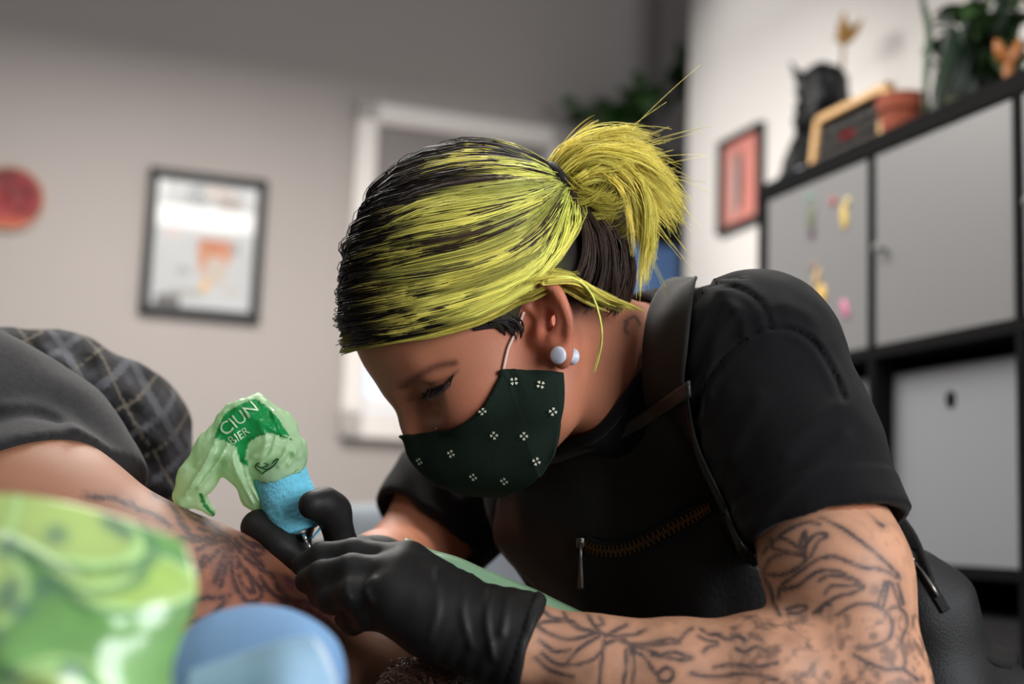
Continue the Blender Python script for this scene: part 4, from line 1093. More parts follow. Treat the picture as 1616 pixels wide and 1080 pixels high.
# ---- gloves
M_GLOVE = mat('nitrile', (27, 26, 26), 0.55, bump=0.15, bscale=900, vary=.1, vscale=60, spec=0.32)
def glove_near(P):
    d = smin(hand_near(P), cuff_near(P), 0.018)
    cut = plane(P, C(839, 1015, .92), nrm(FORE_N[3] - FORE_N[4]))
    px = np.stack([808 + FPX * P[:, 0] / P[:, 2], 540 - FPX * P[:, 1] / P[:, 2]], -1).astype(f32)
    ax = nrm(FORE_N[3] - FORE_N[4]).astype(f32); t = P @ ax
    w_ = np.clip((px[:, 0] - 640) / 90, 0, 1) * np.clip((835 - px[:, 0]) / 30, 0.25, 1)
    nz = vnoise(P * np.array([16, 60, 40]))
    d = d - w_ * (0.0005 * np.sin(t * 520 + 3.2 * nz) * np.clip(nz + .35, 0, 1) + .0005 * vnoise(P * 70)).astype(f32)
    for l, a, wd in [([(745, 905), (730, 960), (742, 1020)], .0016, 6), ([(690, 900), (690, 960), (678, 1010)], .0012, 7), ([(775, 930), (768, 980), (778, 1040)], .0020, 6), ([(800, 950), (792, 1000)], .0018, 6),
                     ([(585, 950), (577, 930), (590, 915)], .0014, 5), ([(552, 945), (546, 932), (550, 918)], .0010, 4)]:
        m = ((px > np.min(l, 0) - 25) & (px < np.max(l, 0) + 25)).all(1)
        if m.any(): d[m] -= a * np.exp(-(poly_dist(px[m], spline(np.array(l, float), 14)) / wd) ** 2)
    rim = np.abs(cut + .003) < .004
    d = np.where(rim, d - .0016, d)
    d = d + .0015 * vnoise(P * 90).astype(f32) * np.clip((px[:, 0] - 825) / 10, 0, 1)
    return smax(d, cut + .0035 * vnoise(P * 55).astype(f32), 0.002)
sdf_obj('glove', glove_near, (-.19, -.30, .85), (.06, -.10, 1.04), .0016, M_GLOVE, ART)['label'] = 'black nitrile glove stretching the skin'
def glove_far(P):
    d = hand_far(P) - .0005 + .0010 * vnoise(P * 75).astype(f32)
    d = smin(d, cap(P, C(590, 905, 1.12), C(604, 905, 1.15), .030, .034), .01)
    return d
sdf_obj('glove', glove_far, (-.25, -.26, .98), (-.06, -.08, 1.18), .0018, M_GLOVE, ART)['label'] = 'black nitrile glove gripping the tattoo machine'

# ---- face mask
MC = [(0.0, 0.000, [(644, 684), (653, 728), (688, 760), (734, 779), (790, 786)]),
      (0.25, .022, [(668, 684), (684, 722), (714, 754), (750, 774), (798, 784)]),
      (0.45, .040, [(712, 672), (732, 710), (754, 742), (780, 764), (812, 778)]),
      (0.65, .054, [(755, 634), (776, 678), (796, 718), (814, 748), (834, 768)]),
      (0.765, .0625, [(784, 594), (806, 642), (824, 688), (838, 728), (848, 755)]),
      (0.80, .064, [(793, 583), (816, 632), (834, 682), (846, 724), (856, 750)]),
      (1.00, .070, [(888, 588), (889, 618), (887, 650), (882, 688), (873, 718)])]
tt = [m[0] for m in MC]
half = []
for t, s, pts in MC:
    Q = []
    for (u, v) in pts:
        d = DM - s
        for _ in range(6):
            q = hl(C(u, v, d)[None])[0]; d = d - (s + 0.0 - q[2]) * 0.9
        Q.append(hl(C(u, v, d)[None])[0].astype(float))
    half.append(spline(np.array(Q), 34))
half = np.array(half)                                    # cols, rows, 3
full = np.concatenate([half[:0:-1] * [1, 1, -1], half])
full[len(MC) - 1, :, 2] = 0
tx = np.array([-t for t in tt[:0:-1]] + tt)
dense = np.stack([spline(full[:, r], 90) for r in range(34)], 0)
dense[..., 0] += .004 * np.exp(-(np.linspace(-1, 1, 90)[None] / .3) ** 2) * np.sin(np.linspace(0, math.pi, 34))[:, None]
# keep the cloth outside the face
Pm = hw(dense.reshape(-1, 3)).astype(f32)
for _ in range(4):
    s = headneck(Pm); g = grad(headneck, Pm); Pm = Pm + (g * np.clip(.004 - s, 0, .03)[:, None]).astype(f32)
MG = Pm.reshape(34, 90, 3).astype(float)
for _ in range(8): MG[1:-1, 1:-1] = (MG[1:-1, 1:-1] * 2 + MG[:-2, 1:-1] + MG[2:, 1:-1] + MG[1:-1, :-2] + MG[1:-1, 2:]) / 6
cx = np.linspace(0, 1, 90)
gath = np.clip((np.abs(np.linspace(-1, 1, 90)) - .74) / .1, 0, 1)
MN = nrm(np.cross(np.gradient(MG, axis=1), np.gradient(MG, axis=0)))
if ((MG - HO) * MN).sum(-1).mean() < 0: MN = -MN
rowf = np.exp(-np.linspace(0, 1, 34) * 9)[:, None]
MG = MG + MN * (rowf * gath[None] * .0022 * np.sin(cx * 400)[None] + .0007 * vnoise(MG.reshape(-1, 3) * 60).reshape(34, 90))[..., None]
V, F = sheet(to_world(MG), .0016, None)
mask = mk('face_mask', V, F, mat('mask_cotton', (20, 34, 25), .85, bump=.3, bscale=1200, vary=.12, vscale=300, spec=.25), ART)
mask['label'] = 'dark green cotton face mask printed with small pale clovers'
def on_mask(u, v):
    px = pix(MG.reshape(-1, 3)).reshape(34, 90, 2); d = ((px - [u, v]) ** 2).sum(-1) + (MN[..., 2] > -0.05) * 1e6
    r, c = np.unravel_index(d.argmin(), d.shape); return r, c
spots = [(812, 604), (858, 606), (749, 643), (782, 687), (829, 690), (716, 717), (748, 751), (796, 757), (663, 729), (875, 651), (848, 727)]
cells = [on_mask(*s) for s in spots]
cells += [(r, 89 - c) for r, c in cells if c > 48]
for r, c in cells:
    mb = MB()
    p = MG[r, c]; n = MN[r, c]; n = n if (p - HO) @ n > 0 else -n
    e1 = nrm(MG[r, min(c + 1, 89)] - MG[r, max(c - 1, 0)]); e1 = nrm(e1 - n * (e1 @ n)); e2 = np.cross(n, e1)
    rot = 0.5 + rng.random() * .6
    for k in range(4):
        a = rot + k * math.pi / 2; dx = e1 * math.cos(a) + e2 * math.sin(a); dy = -e1 * math.sin(a) + e2 * math.cos(a)
        pts = [(0.0008, 0), (0.0018, -.0009), (.0029, -.0011), (.0032, -.0004), (.0028, 0), (.0032, .0004), (.0029, .0011), (.0018, .0009)]
        q = [to_world(p + n * .0024 + dx * x + dy * y) for x, y in pts]
        mb.add(q, [tuple(range(8))])
    mb.build('clover_print', mat('clover_print', (196, 196, 176), .8), mask)
for s in (1, -1):
    q = [np.array(hl(trace(headless, [p_], .85, .0016))[0], float) for p_ in ((793, 585), (798, 562), (803, 545), (815, 520), (826, 492))]
    q = np.array(q) * [1, 1, s]
    V, F = tube_geo(to_world(hw(spline(q, 16))), .0012, 8); mb = MB(); mb.add(V, F); mb.build('ear_loop', mat('elastic', (222, 190, 178), .8), mask, True)
# ================================================================== hair
HLPX = [(549, 546), (575, 541), (610, 534), (660, 531), (700, 528), (740, 521), (772, 514), (797, 520), (806, 540), (816, 520), (826, 490), (836, 456), (858, 447), (884, 462), (905, 490), (935, 492), (985, 486)]
HLL = hl(trace(lambda P: headneck(P), HLPX, .85)).astype(float)
hf = HLL[:, 0]; hu = HLL[:, 1]
_o = np.argsort(hf)
def hair_u(f): return np.interp(f, hf[_o], hu[_o])
TIE = hl(C(884, 292, DM - .012)[None])[0].astype(float)
def skull_r(n):
    n = nrm(n); r = np.full(len(n), .1, f32)
    for _ in range(10): r = r - skull((n * r[:, None]).astype(f32)).astype(f32)
    return r
M_HAIR = mat('hair', attr='paint', rough=0.42, spec=0.35)
DARK = lin((34, 27, 25)); BROWN = lin((62, 46, 38)); YEL = lin((250, 234, 112)); LIME = lin((222, 228, 116)); GOLD = lin((244, 214, 104))
def capf(P):
    Q = hl(P)
    d = skull(Q) - f32(.0045)
    d = smax(d, (hair_u(Q[:, 0]) - Q[:, 1] + .002).astype(f32), .008)
    d = smin(d, ell(Q, (-.086, -.040, 0), (.020, .044, .046)) + np.where(Q[:, 1] > -.09, 0, .02), .02)
    return smax(d, -(skull(Q) + .012), .004)
def paint_cap(V):
    Q = hl(V); px = pix(V)
    k = np.clip((.055 - Q[:, 0] + .03 * vnoise(V * 70)) / .05, 0, 1) * np.clip((Q[:, 1] + .045) / .02, 0, 1) * np.clip((Q[:, 0] + .062) / .02, 0, 1)
    return DARK * (1 - k[:, None]) + (0.10 * LIME + BROWN * .3) * k[:, None]
sdf_obj('hair_cap', capf, (-.20, -.06, .95), (.12, .17, 1.2), .0025, mat('hair_base', attr='paint', rough=.6, bump=.5, wave=220), ART, paint_cap)['label'] = 'hair combed back, dark roots under lime yellow'

PATHS, RADS, COLS = [], [], []
K = 12
tk = np.linspace(0, 1, K)
def put(P, R, Cc): PATHS.append(P); RADS.append(R); COLS.append(Cc)
def shade(n, t, root, dark, light, tip=None):
    """colour along n strands: dark roots into dyed lengths; t (n,K) arc lengths in metres"""
    k = np.clip((t - root[:, None]) / .022, 0, 1)[..., None]; k = k * k * (3 - 2 * k)
    return dark[:, None] * (1 - k) + light[:, None] * k
hl_near = spline(HLL[:8], 60)
GUIDE = [[(610, 285), (668, 250), (745, 240), (825, 264), (880, 300)], [(566, 335), (650, 296), (745, 280), (825, 288), (881, 304)],
         [(545, 390), (640, 350), (745, 330), (828, 320), (882, 307)], [(534, 440), (630, 412), (745, 388), (832, 354), (884, 310)],
         [(530, 485), (622, 470), (745, 440), (842, 394), (887, 316)], [(540, 522), (630, 508), (745, 476), (850, 424), (892, 322)],
         [(575, 534), (660, 522), (755, 498), (850, 442), (905, 362), (897, 328)]]
_gp = np.array([spline(np.array(g, float), 40) for g in GUIDE]); _gp = np.stack([spline(_gp[:, j], 61) for j in range(40)], 1)   # a, t, 2
_gs = trace(lambda P: skull(hl(P)), _gp.reshape(-1, 2), .85)
_gn = grad(lambda P: skull(hl(P)), _gs).reshape(61, 40, 3); _gs = _gs.reshape(61, 40, 3)
for _ in range(3): _gs[:, 1:-1] = (_gs[:, :-2] + 2 * _gs[:, 1:-1] + _gs[:, 2:]) / 4
def gsurf(G, a, t):
    x = np.clip(a, 0, 1) * 60; y = np.clip(t, 0, 1) * 39; i = np.clip(x.astype(int), 0, 59); j = np.clip(y.astype(int), 0, 38); fx = (x - i)[..., None]; fy = (y - j)[..., None]
    return (G[i, j] * (1 - fx) + G[i + 1, j] * fx) * (1 - fy) + (G[i, j + 1] * (1 - fx) + G[i + 1, j + 1] * fx) * fy
def comb(nc, ns, side, lo=0.0, hi=1.0):
    for _ in range(nc):
        a0 = lo + (hi - lo) * rng.random(); b0 = rng.random() ** 2.2 * .5
        t = b0 + (1 - b0) * tk[None] ** .9 + 0 * rng.random((ns, 1))
        brown = rng.random() < .15
        spread = (.007 if brown else .017) * (1 - .35 * t)
        a = a0 + rng.normal(size=(ns, 1)) * spread + rng.normal(scale=.03) * np.sin(t * 3.1) + .012 * rng.normal(size=(ns, 1)) * np.sin(t * 4 + 6 * rng.random((ns, 1)))
        S = gsurf(_gs, a, t); Nn_ = nrm(gsurf(_gn, a, t))
        lay = .0050 + .0075 * rng.random() + .0018 * rng.random((ns, 1))
        lift = .007 * (1 - b0) + (lay - .002) * np.clip(tk / .2, 0, 1)[None] ** .7 * (.6 + .4 * np.clip(tk * 3, 0, 1))[None] + .0012 * np.sin(tk * 8 + rng.random() * 6)[None] + .003 * np.sin(tk * math.pi)[None] * (1 - a0)
        lift = lift * (1 - .55 * tk ** 4)[None]
        P = S + Nn_ * lift[..., None] + rng.normal(scale=.0022, size=(ns, 1, 3)) * (tk[None, :, None] ** 4)
        if side < 0:
            Q = hl(P.reshape(-1, 3)).astype(float); Q[:, 2] *= -1; P = hw(Q).reshape(P.shape)
        arc = np.concatenate([np.zeros((ns, 1)), np.cumsum(np.linalg.norm(np.diff(P, axis=1), axis=2), 1)], 1)
        top = np.clip((.34 - a0) / .3, 0, 1)
        root = np.full(ns, .062 + .046 * rng.random() + top * .15 * rng.random()) - b0 * .19 + rng.normal(scale=.006, size=ns)
        m = .4 + .6 * rng.random(); base_ = (YEL * m + LIME * (1 - m)) * (0.35 + 0.75 * rng.random())
        if brown or rng.random() < .2 * top: base_ = BROWN * (.6 + .6 * rng.random())
        light = base_[None] * (0.8 + .4 * rng.random((ns, 1)))
        col = shade(ns, arc, root, np.tile(DARK * (0.7 + .8 * rng.random()), (ns, 1)), light)
        g = np.clip((tk - .45) / .4, 0, 1)[None, :, None] * .5
        col = col * (1 - g) + (col * np.array([.80, 1.06, 1.1])) * g
        put(P, np.tile(.00040 * np.clip(1.15 - .3 * tk, .5, 1), (ns, 1)) * (0.7 + .6 * rng.random((ns, 1))), col)
comb(380, 21, 1); comb(60, 16, 1, 0.0, 0.3); comb(130, 16, -1, 0.0, 0.6); comb(45, 14, -1, .5, 1)
def veil(nc, ns):
    for _ in range(nc):
        a0 = rng.random() ** .9; tj = .05 + .12 * rng.random(); b = np.array([tj, tj + .12, tj + .28, tj + .45])
        ctr = gsurf(_gs, np.full(4, a0), b); q0 = hl(gsurf(_gs, np.full(1, a0), np.zeros(1)))[0].astype(float)
        q0 = q0 * [1.0, 1.0, 1.0] + np.array([0, 0, -.03 - .02 * rng.random()]); n0 = nrm(q0); q0 = n0 * skull_r(n0[None])[0]
        g = spline(np.vstack([hw(q0[None]), ctr]), K); Nn_ = grad(lambda P: skull(hl(P)), g)
        P = (g + Nn_ * (.0085 + .003 * rng.random() + .002 * np.sin(tk * 3.1))[:, None])[None] + rng.normal(scale=.0020, size=(ns, 1, 3)) + rng.normal(scale=.0006, size=(ns, 1, 3)) * np.sin(tk * 4 + rng.random() * 6)[None, :, None]
        arc = np.concatenate([np.zeros((ns, 1)), np.cumsum(np.linalg.norm(np.diff(P, axis=1), axis=2), 1)], 1)
        base_ = YEL * (.4 + .6 * rng.random()); col = shade(ns, arc, np.full(ns, .098 + .03 * rng.random()) + rng.normal(scale=.006, size=ns), np.tile(DARK * (.7 + .8 * rng.random()), (ns, 1)), np.tile(base_, (ns, 1)))
        put(P, np.tile(.00038 * np.clip(1.3 - tk, .3, 1), (ns, 1)), col)
veil(90, 16)
# short dark hair pulled up from the nape
for _ in range(60):
    ns = 16; q0 = np.array([-.066 - .035 * rng.random(), -.06 - .03 * rng.random(), (rng.random() * 2 - 1) * .055])
    N0 = nrm(q0 + rng.normal(scale=.005, size=(ns, 3))); N1 = nrm(nrm(TIE) + rng.normal(scale=.09, size=(ns, 3)))
    t = tk[None, :, None]; nm = nrm(N0 + N1 + np.array([-.25, -.05, 0]))
    n = nrm((1 - t) ** 2 * N0[:, None] + 2 * t * (1 - t) * nm[:, None] + t * t * N1[:, None])
    r = skull_r(n.reshape(-1, 3)).reshape(ns, K)
    P = hw((n * (r + .003 + .011 * np.sin(tk * math.pi)[None] + .003 * rng.random((ns, 1)))[..., None]).reshape(-1, 3)).reshape(ns, K, 3)
    col = np.tile(BROWN * (0.8 + .8 * rng.random()), (ns, K, 1))
    put(P, np.full((ns, K), .0004), col)
NECK_LOCKS = [[(893, 470), (915, 430), (918, 380), (900, 325)], [(908, 478), (930, 430), (930, 375), (904, 322)], [(925, 484), (944, 430), (940, 375), (906, 322)], [(942, 486), (956, 430), (946, 375), (906, 320)], [(902, 468), (920, 440), (924, 390), (902, 322)], [(958, 482), (962, 430), (950, 370), (906, 318)]]
# free locks along guides (camera-side points)
def lock(guide, n, s0, s1, light, root=-1.0, taper=True, wob=.003, rad=.0004, dark=DARK):
    g = spline(np.array(guide, float), K)
    nsub = max(1, n // 22); sub = rng.integers(0, nsub, n)
    so = rng.normal(size=(nsub, 1, 3)) * .9; off = (so[sub] + .30 * rng.normal(size=(n, 1, 3))) * np.array([1, 1, .8])
    sp = (s0 + (s1 - s0) * tk)[None, :, None]
    ph = rng.random((nsub, 1, 3))[sub] * 6.28 + .5 * rng.random((n, 1, 3))
    ln = 0.74 + .2 * rng.random((nsub, 1))[sub] + .12 * rng.random((n, 1))
    tt_ = np.clip(tk[None] * ln, 0, 1.08)
    ii = tt_ * (K - 1); i0 = np.clip(ii.astype(int), 0, K - 2); fr = (ii - i0)[..., None]
    P = g[i0] * (1 - fr) + g[i0 + 1] * fr
    P = P + off * sp + wob * np.sin(tk[None, :, None] * 5 + ph) * tk[None, :, None]
    arc = np.tile(np.linalg.norm(np.diff(g, axis=0), axis=1).cumsum()[[0] + list(range(K - 1))][None], (n, 1))
    base_ = light[None] * (0.5 + .5 * rng.random((nsub, 1))[sub] + .35 * rng.random((n, 1)))
    col = shade(n, arc, np.full(n, root), np.tile(dark, (n, 1)), base_)
    R = rad * (np.clip(1.25 - tk, .25, 1) if taper else np.ones(K))
    put(P, np.tile(R, (n, 1)), col)
TD = DM - .012
OLIVE = lin((190, 176, 72))
for gd, n, s0, s1, c in [
    ([(886, 288, TD), (915, 250, TD), (950, 226, TD), (988, 212, TD)], 260, .005, .008, YEL),
    ([(888, 290, TD), (928, 245, TD - .01), (985, 228, TD - .01), (1045, 252, TD)], 380, .006, .010, YEL),
    ([(890, 292, TD), (935, 252, TD - .012), (1000, 250, TD - .014), (1062, 300, TD - .01)], 420, .006, .011, GOLD * .3 + YEL * .7),
    ([(890, 294, TD), (940, 258, TD - .015), (1005, 275, TD - .018), (1062, 335, TD - .012)], 380, .006, .010, YEL),
    ([(892, 294, TD), (950, 262, TD - .018), (1000, 290, TD - .022), (1022, 355, TD - .022), (1012, 444, TD - .02)], 360, .005, .0035, YEL),
    ([(892, 296, TD), (945, 268, TD - .02), (985, 292, TD - .024), (1004, 335, TD - .022), (1012, 385, TD - .02)], 200, .005, .005, GOLD * .5 + YEL * .5),
    ([(890, 300, TD - .01), (905, 320, TD - .02), (930, 345, TD - .022), (958, 338, TD - .02), (975, 305, TD - .02)], 380, .006, .008, OLIVE),
    ([(890, 298, TD - .01), (920, 312, TD - .024), (955, 318, TD - .026), (978, 300, TD - .022)], 320, .006, .007, OLIVE * 1.1),
    ([(890, 292, TD), (930, 275, TD - .022), (962, 268, TD - .026), (982, 278, TD - .024)], 260, .005, .005, YEL),
    ([(888, 296, TD + .01), (925, 330, TD + .01), (940, 352, TD + .005), (930, 362, TD)], 200, .006, .007, OLIVE * .8),
    ([(892, 292, TD + .01), (960, 258, TD + .02), (1020, 290, TD + .02), (1050, 345, TD + .015)], 150, .006, .009, YEL * .9)]:
    lock(Cs(gd), n, s0, s1, c, wob=.004)
for gpx in NECK_LOCKS:
    lock(trace(lambda P: capf(P), gpx[::-1], .85, .0035), 150, .0034, .0042, BROWN * 1.25, wob=.001)
# low bunch swept over the ear, with loose ends
ear_head = lambda P: smin(headneck(P), earf(P), .004)
def surf(px, lift): return trace(ear_head, px, .85, lift)
for dy, n, lift in ((0, 150, .009), (8, 140, .008), (16, 120, .007), (24, 100, .006), (-9, 150, .010)):
    g = surf([(560, 528 - dy * .8), (620, 515 - dy), (690, 500 - dy * 1.2), (770, 475 - dy), (836, 447 - dy * .4), (880, 440 - dy * .3)], lift)
    g = np.vstack([g, C(925, 462 - dy * .2, ED - .012), C(985, 484 - dy * .1, ED + .02)])
    lock(g, n, .0028, .0022, (YEL * .7 + LIME * .3) * (0.8 + .3 * rng.random()), root=.030, wob=.0015)
for dy, n, lift in ((0, 110, .007), (-7, 110, .006), (7, 110, .007)):
    g = surf([(590, 530 - dy), (650, 524 - dy), (710, 514 - dy), (770, 495 - dy), (815, 468 - dy), (840, 450 - dy)], lift)
    g = np.vstack([g, C(890, 438 - dy * .5, ED - .02)])
    lock(g, n, .0022, .0020, YEL * .9, root=.022, wob=.001)
lock(Cs([(868, 438, ED - .024), (905, 440, ED - .022), (932, 462, ED - .016), (946, 500, ED - .012), (949, 540, ED - .012), (936, 592, ED - .012)]), 60, .0012, .0005, LIME, wob=.0008)
lock(Cs([(860, 448, ED - .024), (910, 446, ED - .02), (950, 468, ED - .006), (1004, 488, ED + .015)]), 140, .002, .0012, YEL * .85, wob=.001)
# sideburn and brow wisps
lock(surf([(742, 512), (775, 508), (800, 515), (812, 535)], .003), 130, .0035, .0022, DARK * 1.2, wob=.001)
lock(surf([(770, 500), (800, 498), (816, 512), (815, 530)], .003), 110, .003, .002, DARK * 1.2, wob=.001)
lock(surf([(590, 510), (572, 528), (562, 540)], .003), 50, .002, .002, DARK, wob=.001)
lock(surf([(556, 462), (540, 500), (538, 528), (558, 550)], .006), 45, .0014, .0009, LIME * .9, root=.030, wob=.001)
lock(surf([(556, 440), (540, 485), (540, 530)], .005), 40, .0014, .0012, DARK, wob=.001)
lock(surf([(575, 470), (556, 500), (552, 538)], .004), 60, .002, .0016, DARK, wob=.001)
# flyaways
for _ in range(22):
    a = rng.random(); q = hl_near[int(a * 12)].copy(); n0 = nrm(nrm(q) * (1 - rng.random() * .75) + nrm(TIE) * .8 * rng.random()); n1 = nrm(nrm(n0 * (.5) + nrm(TIE) * .5) + rng.normal(scale=.22, size=3))
    t = tk[None, :, None]; n = nrm((1 - t) * n0 + t * n1); r = skull_r(n.reshape(-1, 3)).reshape(1, K)
    P = hw((n * (r + .008 + .008 * rng.random() * np.sin(tk * 2.4))[..., None]).reshape(-1, 3)).reshape(1, K, 3)
    put(P, np.full((1, K), .00016), np.tile((YEL if rng.random() < .6 else BROWN) * .9, (1, K, 1)))
for _ in range(70):
    g0 = C(905 + 60 * rng.random(), 240 + 50 * rng.random(), TD); dr = np.array([.03 + .02 * rng.random(), rng.normal(scale=.02), rng.normal(scale=.015)])
    P = g0 + dr * tk[:, None] * 1.6 + np.array([0, -.05, 0]) * (tk ** 2)[:, None] * rng.random()
    put(P[None], np.full((1, K), .00016), np.tile(YEL, (1, K, 1)))
hair = strands(np.vstack(PATHS), np.vstack(RADS), 'hair', M_HAIR, ART, np.vstack(COLS))
hair['label'] = 'lime yellow strands tied back in a messy ponytail'; hair['kind'] = 'stuff'
# hair tie
_tw = to_world(hw((TIE * 1.02)[None]))[0]; _ta = nrm(to_world(C(925, 262, TD)) - to_world(C(872, 300, TD)))
mb = MB(); t1 = nrm(np.cross(_ta, [0, 1, .2])); t2 = np.cross(_ta, t1)
_tc = to_world(C(886, 292, TD - .004))
for k in (-.003, .002):
    mb.tube([_tc + _ta * k + (t1 * math.cos(a) + t2 * math.sin(a)) * .0165 for a in np.linspace(0, 2 * math.pi, 33)], .0042, 8, cap=False)
mb.build('hair_tie', mat('elastic_black', (16, 15, 16), .7), ART, True)
# ================================================================== bench, client, props in front
LD = 1.02
LIMB = Cs([(-260, 885, 1.06), (22, 880, LD), (200, 1003, LD), (290, 1043, LD), (357, 1085, LD)])
def limbf(P):
    d = chain(P, LIMB, (.11, .097, .0985, .1003, .095), .02)
    d = smin(d, cap(P, C(380, 1100, LD + .02), C(640, 1098, LD + .03), .072, .055), .04)
    d = smin(d, cap(P, C(640, 1098, LD + .03), C(760, 1130, LD + .03), .055, .04), .03)
    d = smin(d, cap(P, C(-260, 870, 1.06), C(-700, 880, 1.1), .12, .15), .05)
    return d
BZ = float(to_world(np.array([LIMB[4] - [0, .095, 0]]))[0, 2]) - .006
bt = thing('tattoo_bench', 'black padded bench under the client, below the frame', 'bench', (-.35, .66, 0))
mb = MB(); mb.box((-.35, .66, BZ - .045), np.eye(3), (.85, .36, .045), .02); o = mb.build('pad', mat('bench_vinyl', (24, 24, 25), .45), bt, False)
mb = MB(); mb.box((-.35, .66, BZ - .11), np.eye(3), (.80, .32, .02), .004); mb.build('rail', mat('bench_steel', (80, 80, 84), .4, .8), bt)
for sx in (-1, 1):
    for sy in (-1, 1):
        mb = MB(); mb.box((-.35 + sx * .74, .66 + sy * .28, (BZ - .12) / 2), np.eye(3), (.025, .025, (BZ - .12) / 2), .004); mb.build('leg', mat('bench_steel'), bt)

CLI = thing('person', 'client lying on the bench, bare tattooed skin and dark heather top', 'person', (-.5, 1.0, BZ))
INK_C = crop(120, 760, 3.375, [
    [(420, 70), (500, 120), (560, 200), (600, 270)], [(530, 150), (560, 230), (620, 290), (700, 300)], [(820, 300), (760, 260), (690, 230), (620, 190), (560, 130)], [(820, 310), (720, 330), (650, 360)],
    [(810, 330), (740, 390), (690, 440), (640, 480)], [(800, 350), (770, 440), (740, 540)], [(820, 340), (800, 450), (770, 560)], [(830, 350), (830, 460), (850, 560), (900, 630), (960, 640), (990, 590), (950, 530), (900, 480), (850, 400)],
    [(840, 330), (900, 400), (960, 450), (1000, 470), (980, 430), (920, 380)], [(850, 310), (900, 360), (970, 390), (1000, 360), (940, 330)], [(990, 470), (1040, 500), (1070, 560), (1130, 620)], [(980, 510), (1020, 570), (1080, 620), (1150, 630)],
    [(600, 640), (700, 620), (790, 620)], [(820, 610), (760, 680), (700, 740)], [(600, 750), (700, 740)], [(200, 90), (330, 150), (440, 190), (500, 240)], [(60, 80), (200, 95), (300, 120)], [(560, 300), (640, 320), (740, 300)], [(660, 250), (740, 280), (810, 300)],
    [(600, 150), (680, 200), (760, 250)], [(860, 460), (880, 540), (930, 590)], [(900, 470), (930, 520), (950, 590)], [(690, 400), (660, 440), (650, 490)], [(620, 690), (600, 720)], [(880, 300), (920, 330), (950, 350)], [(1100, 640), (1200, 640), (1300, 660), (1385, 665)],
    [(1120, 520), (1180, 540), (1250, 560)]] )
_l2 = []
for (x, y) in [(1140, 690), (1170, 690), (1200, 695), (1230, 700), (1260, 705), (1290, 715), (1315, 725), (1340, 745), (1360, 770), (1375, 800), (1388, 830), (1180, 660), (1240, 670), (1300, 690), (1350, 700), (1130, 545), (1150, 560), (1175, 575)]:
    _l2.append([(x - 6, y - 18), (x + 4, y - 4), (x - 4, y + 6), (x + 6, y + 20)])
INK_C2 = crop(120, 760, 3.375, _l2)
def paint_limb(V):
    px = pix(V); N = grad(limbf, V.astype(f32))
    col = np.tile(lin((144, 99, 76)), (len(V), 1))
    k = np.exp(-((px - np.array([420, 930])) ** 2 / np.array([170, 90]) ** 2).sum(1))[:, None]; col = col * (1 - .45 * k) + lin((162, 90, 66)) * .45 * k
    k = (ink_amount(px, INK_C, 3.5) * (.8 + .4 * vnoise(V * 300)) * (N[:, 2] < .15))[:, None]; k = np.clip(k * 1.15, 0, .9); col = col * (1 - k) + lin((50, 34, 38)) * k
    k = (ink_amount(px, INK_C2, 2.2) * .7 * (N[:, 2] < .15))[:, None]; col = col * (1 - k) + lin((104, 44, 58)) * k
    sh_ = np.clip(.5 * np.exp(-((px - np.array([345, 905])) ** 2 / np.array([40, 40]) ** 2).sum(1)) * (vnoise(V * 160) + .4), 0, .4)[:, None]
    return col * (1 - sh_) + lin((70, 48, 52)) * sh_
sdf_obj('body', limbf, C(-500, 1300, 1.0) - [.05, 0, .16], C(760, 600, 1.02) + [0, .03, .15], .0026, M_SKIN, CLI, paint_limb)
# dark heather garment with a hem
def garmf(P):
    d = chain(P, Cs([(-300, 760, 1.10), (-60, 735, 1.09), (60, 760, 1.10)]), (.13, .105, .075), .05)
    d = smin(d, cap(P, C(60, 760, 1.10), C(120, 800, 1.10), .070, .055), .04)
    d = smin(d, limbf(P) - .006, .012)
    px = np.stack([808 + FPX * P[:, 0] / P[:, 2], 540 - FPX * P[:, 1] / P[:, 2]], -1).astype(f32)
    d = d + (.0025 * vnoise(P * 28)).astype(f32) - .004 * np.exp(-(poly_dist(px, spline(np.array([(0, 640), (60, 640), (110, 665), (150, 715)], float), 20)) / 10) ** 2)
    # hem: the garment stays left of and behind a slanted plane
    h = plane(P, C(95, 690, 1.0), np.array([.62, -.72, -.42]))
    return smax(d, h, .004)
def paint_garm(V):
    n = vnoise(V * 700) * .5 + vnoise(V * np.array([900, 200, 300])) * .5; return lin((33, 32, 34)) * (1 + .6 * n[:, None])
sdf_obj('heather_top', garmf, C(-420, 1050, 1.0) - [0, 0, .1], C(240, 480, 1.1) + [0, 0, .2], .0034, mat('heather', attr='paint', rough=.95, bump=.3, bscale=900, sheen=.1), CLI, paint_garm)['label'] = 'dark grey heather fabric with a hem'
def plaidf(P):
    d = chain(P, Cs([(-300, 780, 1.26), (20, 716, 1.26), (125, 735, 1.26), (175, 850, 1.24)]), (.13, .105, .098, .072), .05)
    d = d + (.007 * vnoise(P * np.array([24, 9, 10]) + 3) + .004 * vnoise(P * 40)).astype(f32)
    px = np.stack([808 + FPX * P[:, 0] / P[:, 2], 540 - FPX * P[:, 1] / P[:, 2]], -1).astype(f32)
    for l in ([(150, 560), (180, 640), (250, 700)], [(120, 600), (170, 700), (270, 780)], [(60, 540), (140, 600)], [(200, 620), (250, 660)]):
        d = d - .006 * np.exp(-(poly_dist(px, spline(np.array(l, float), 10)) / 14) ** 2)
    return d
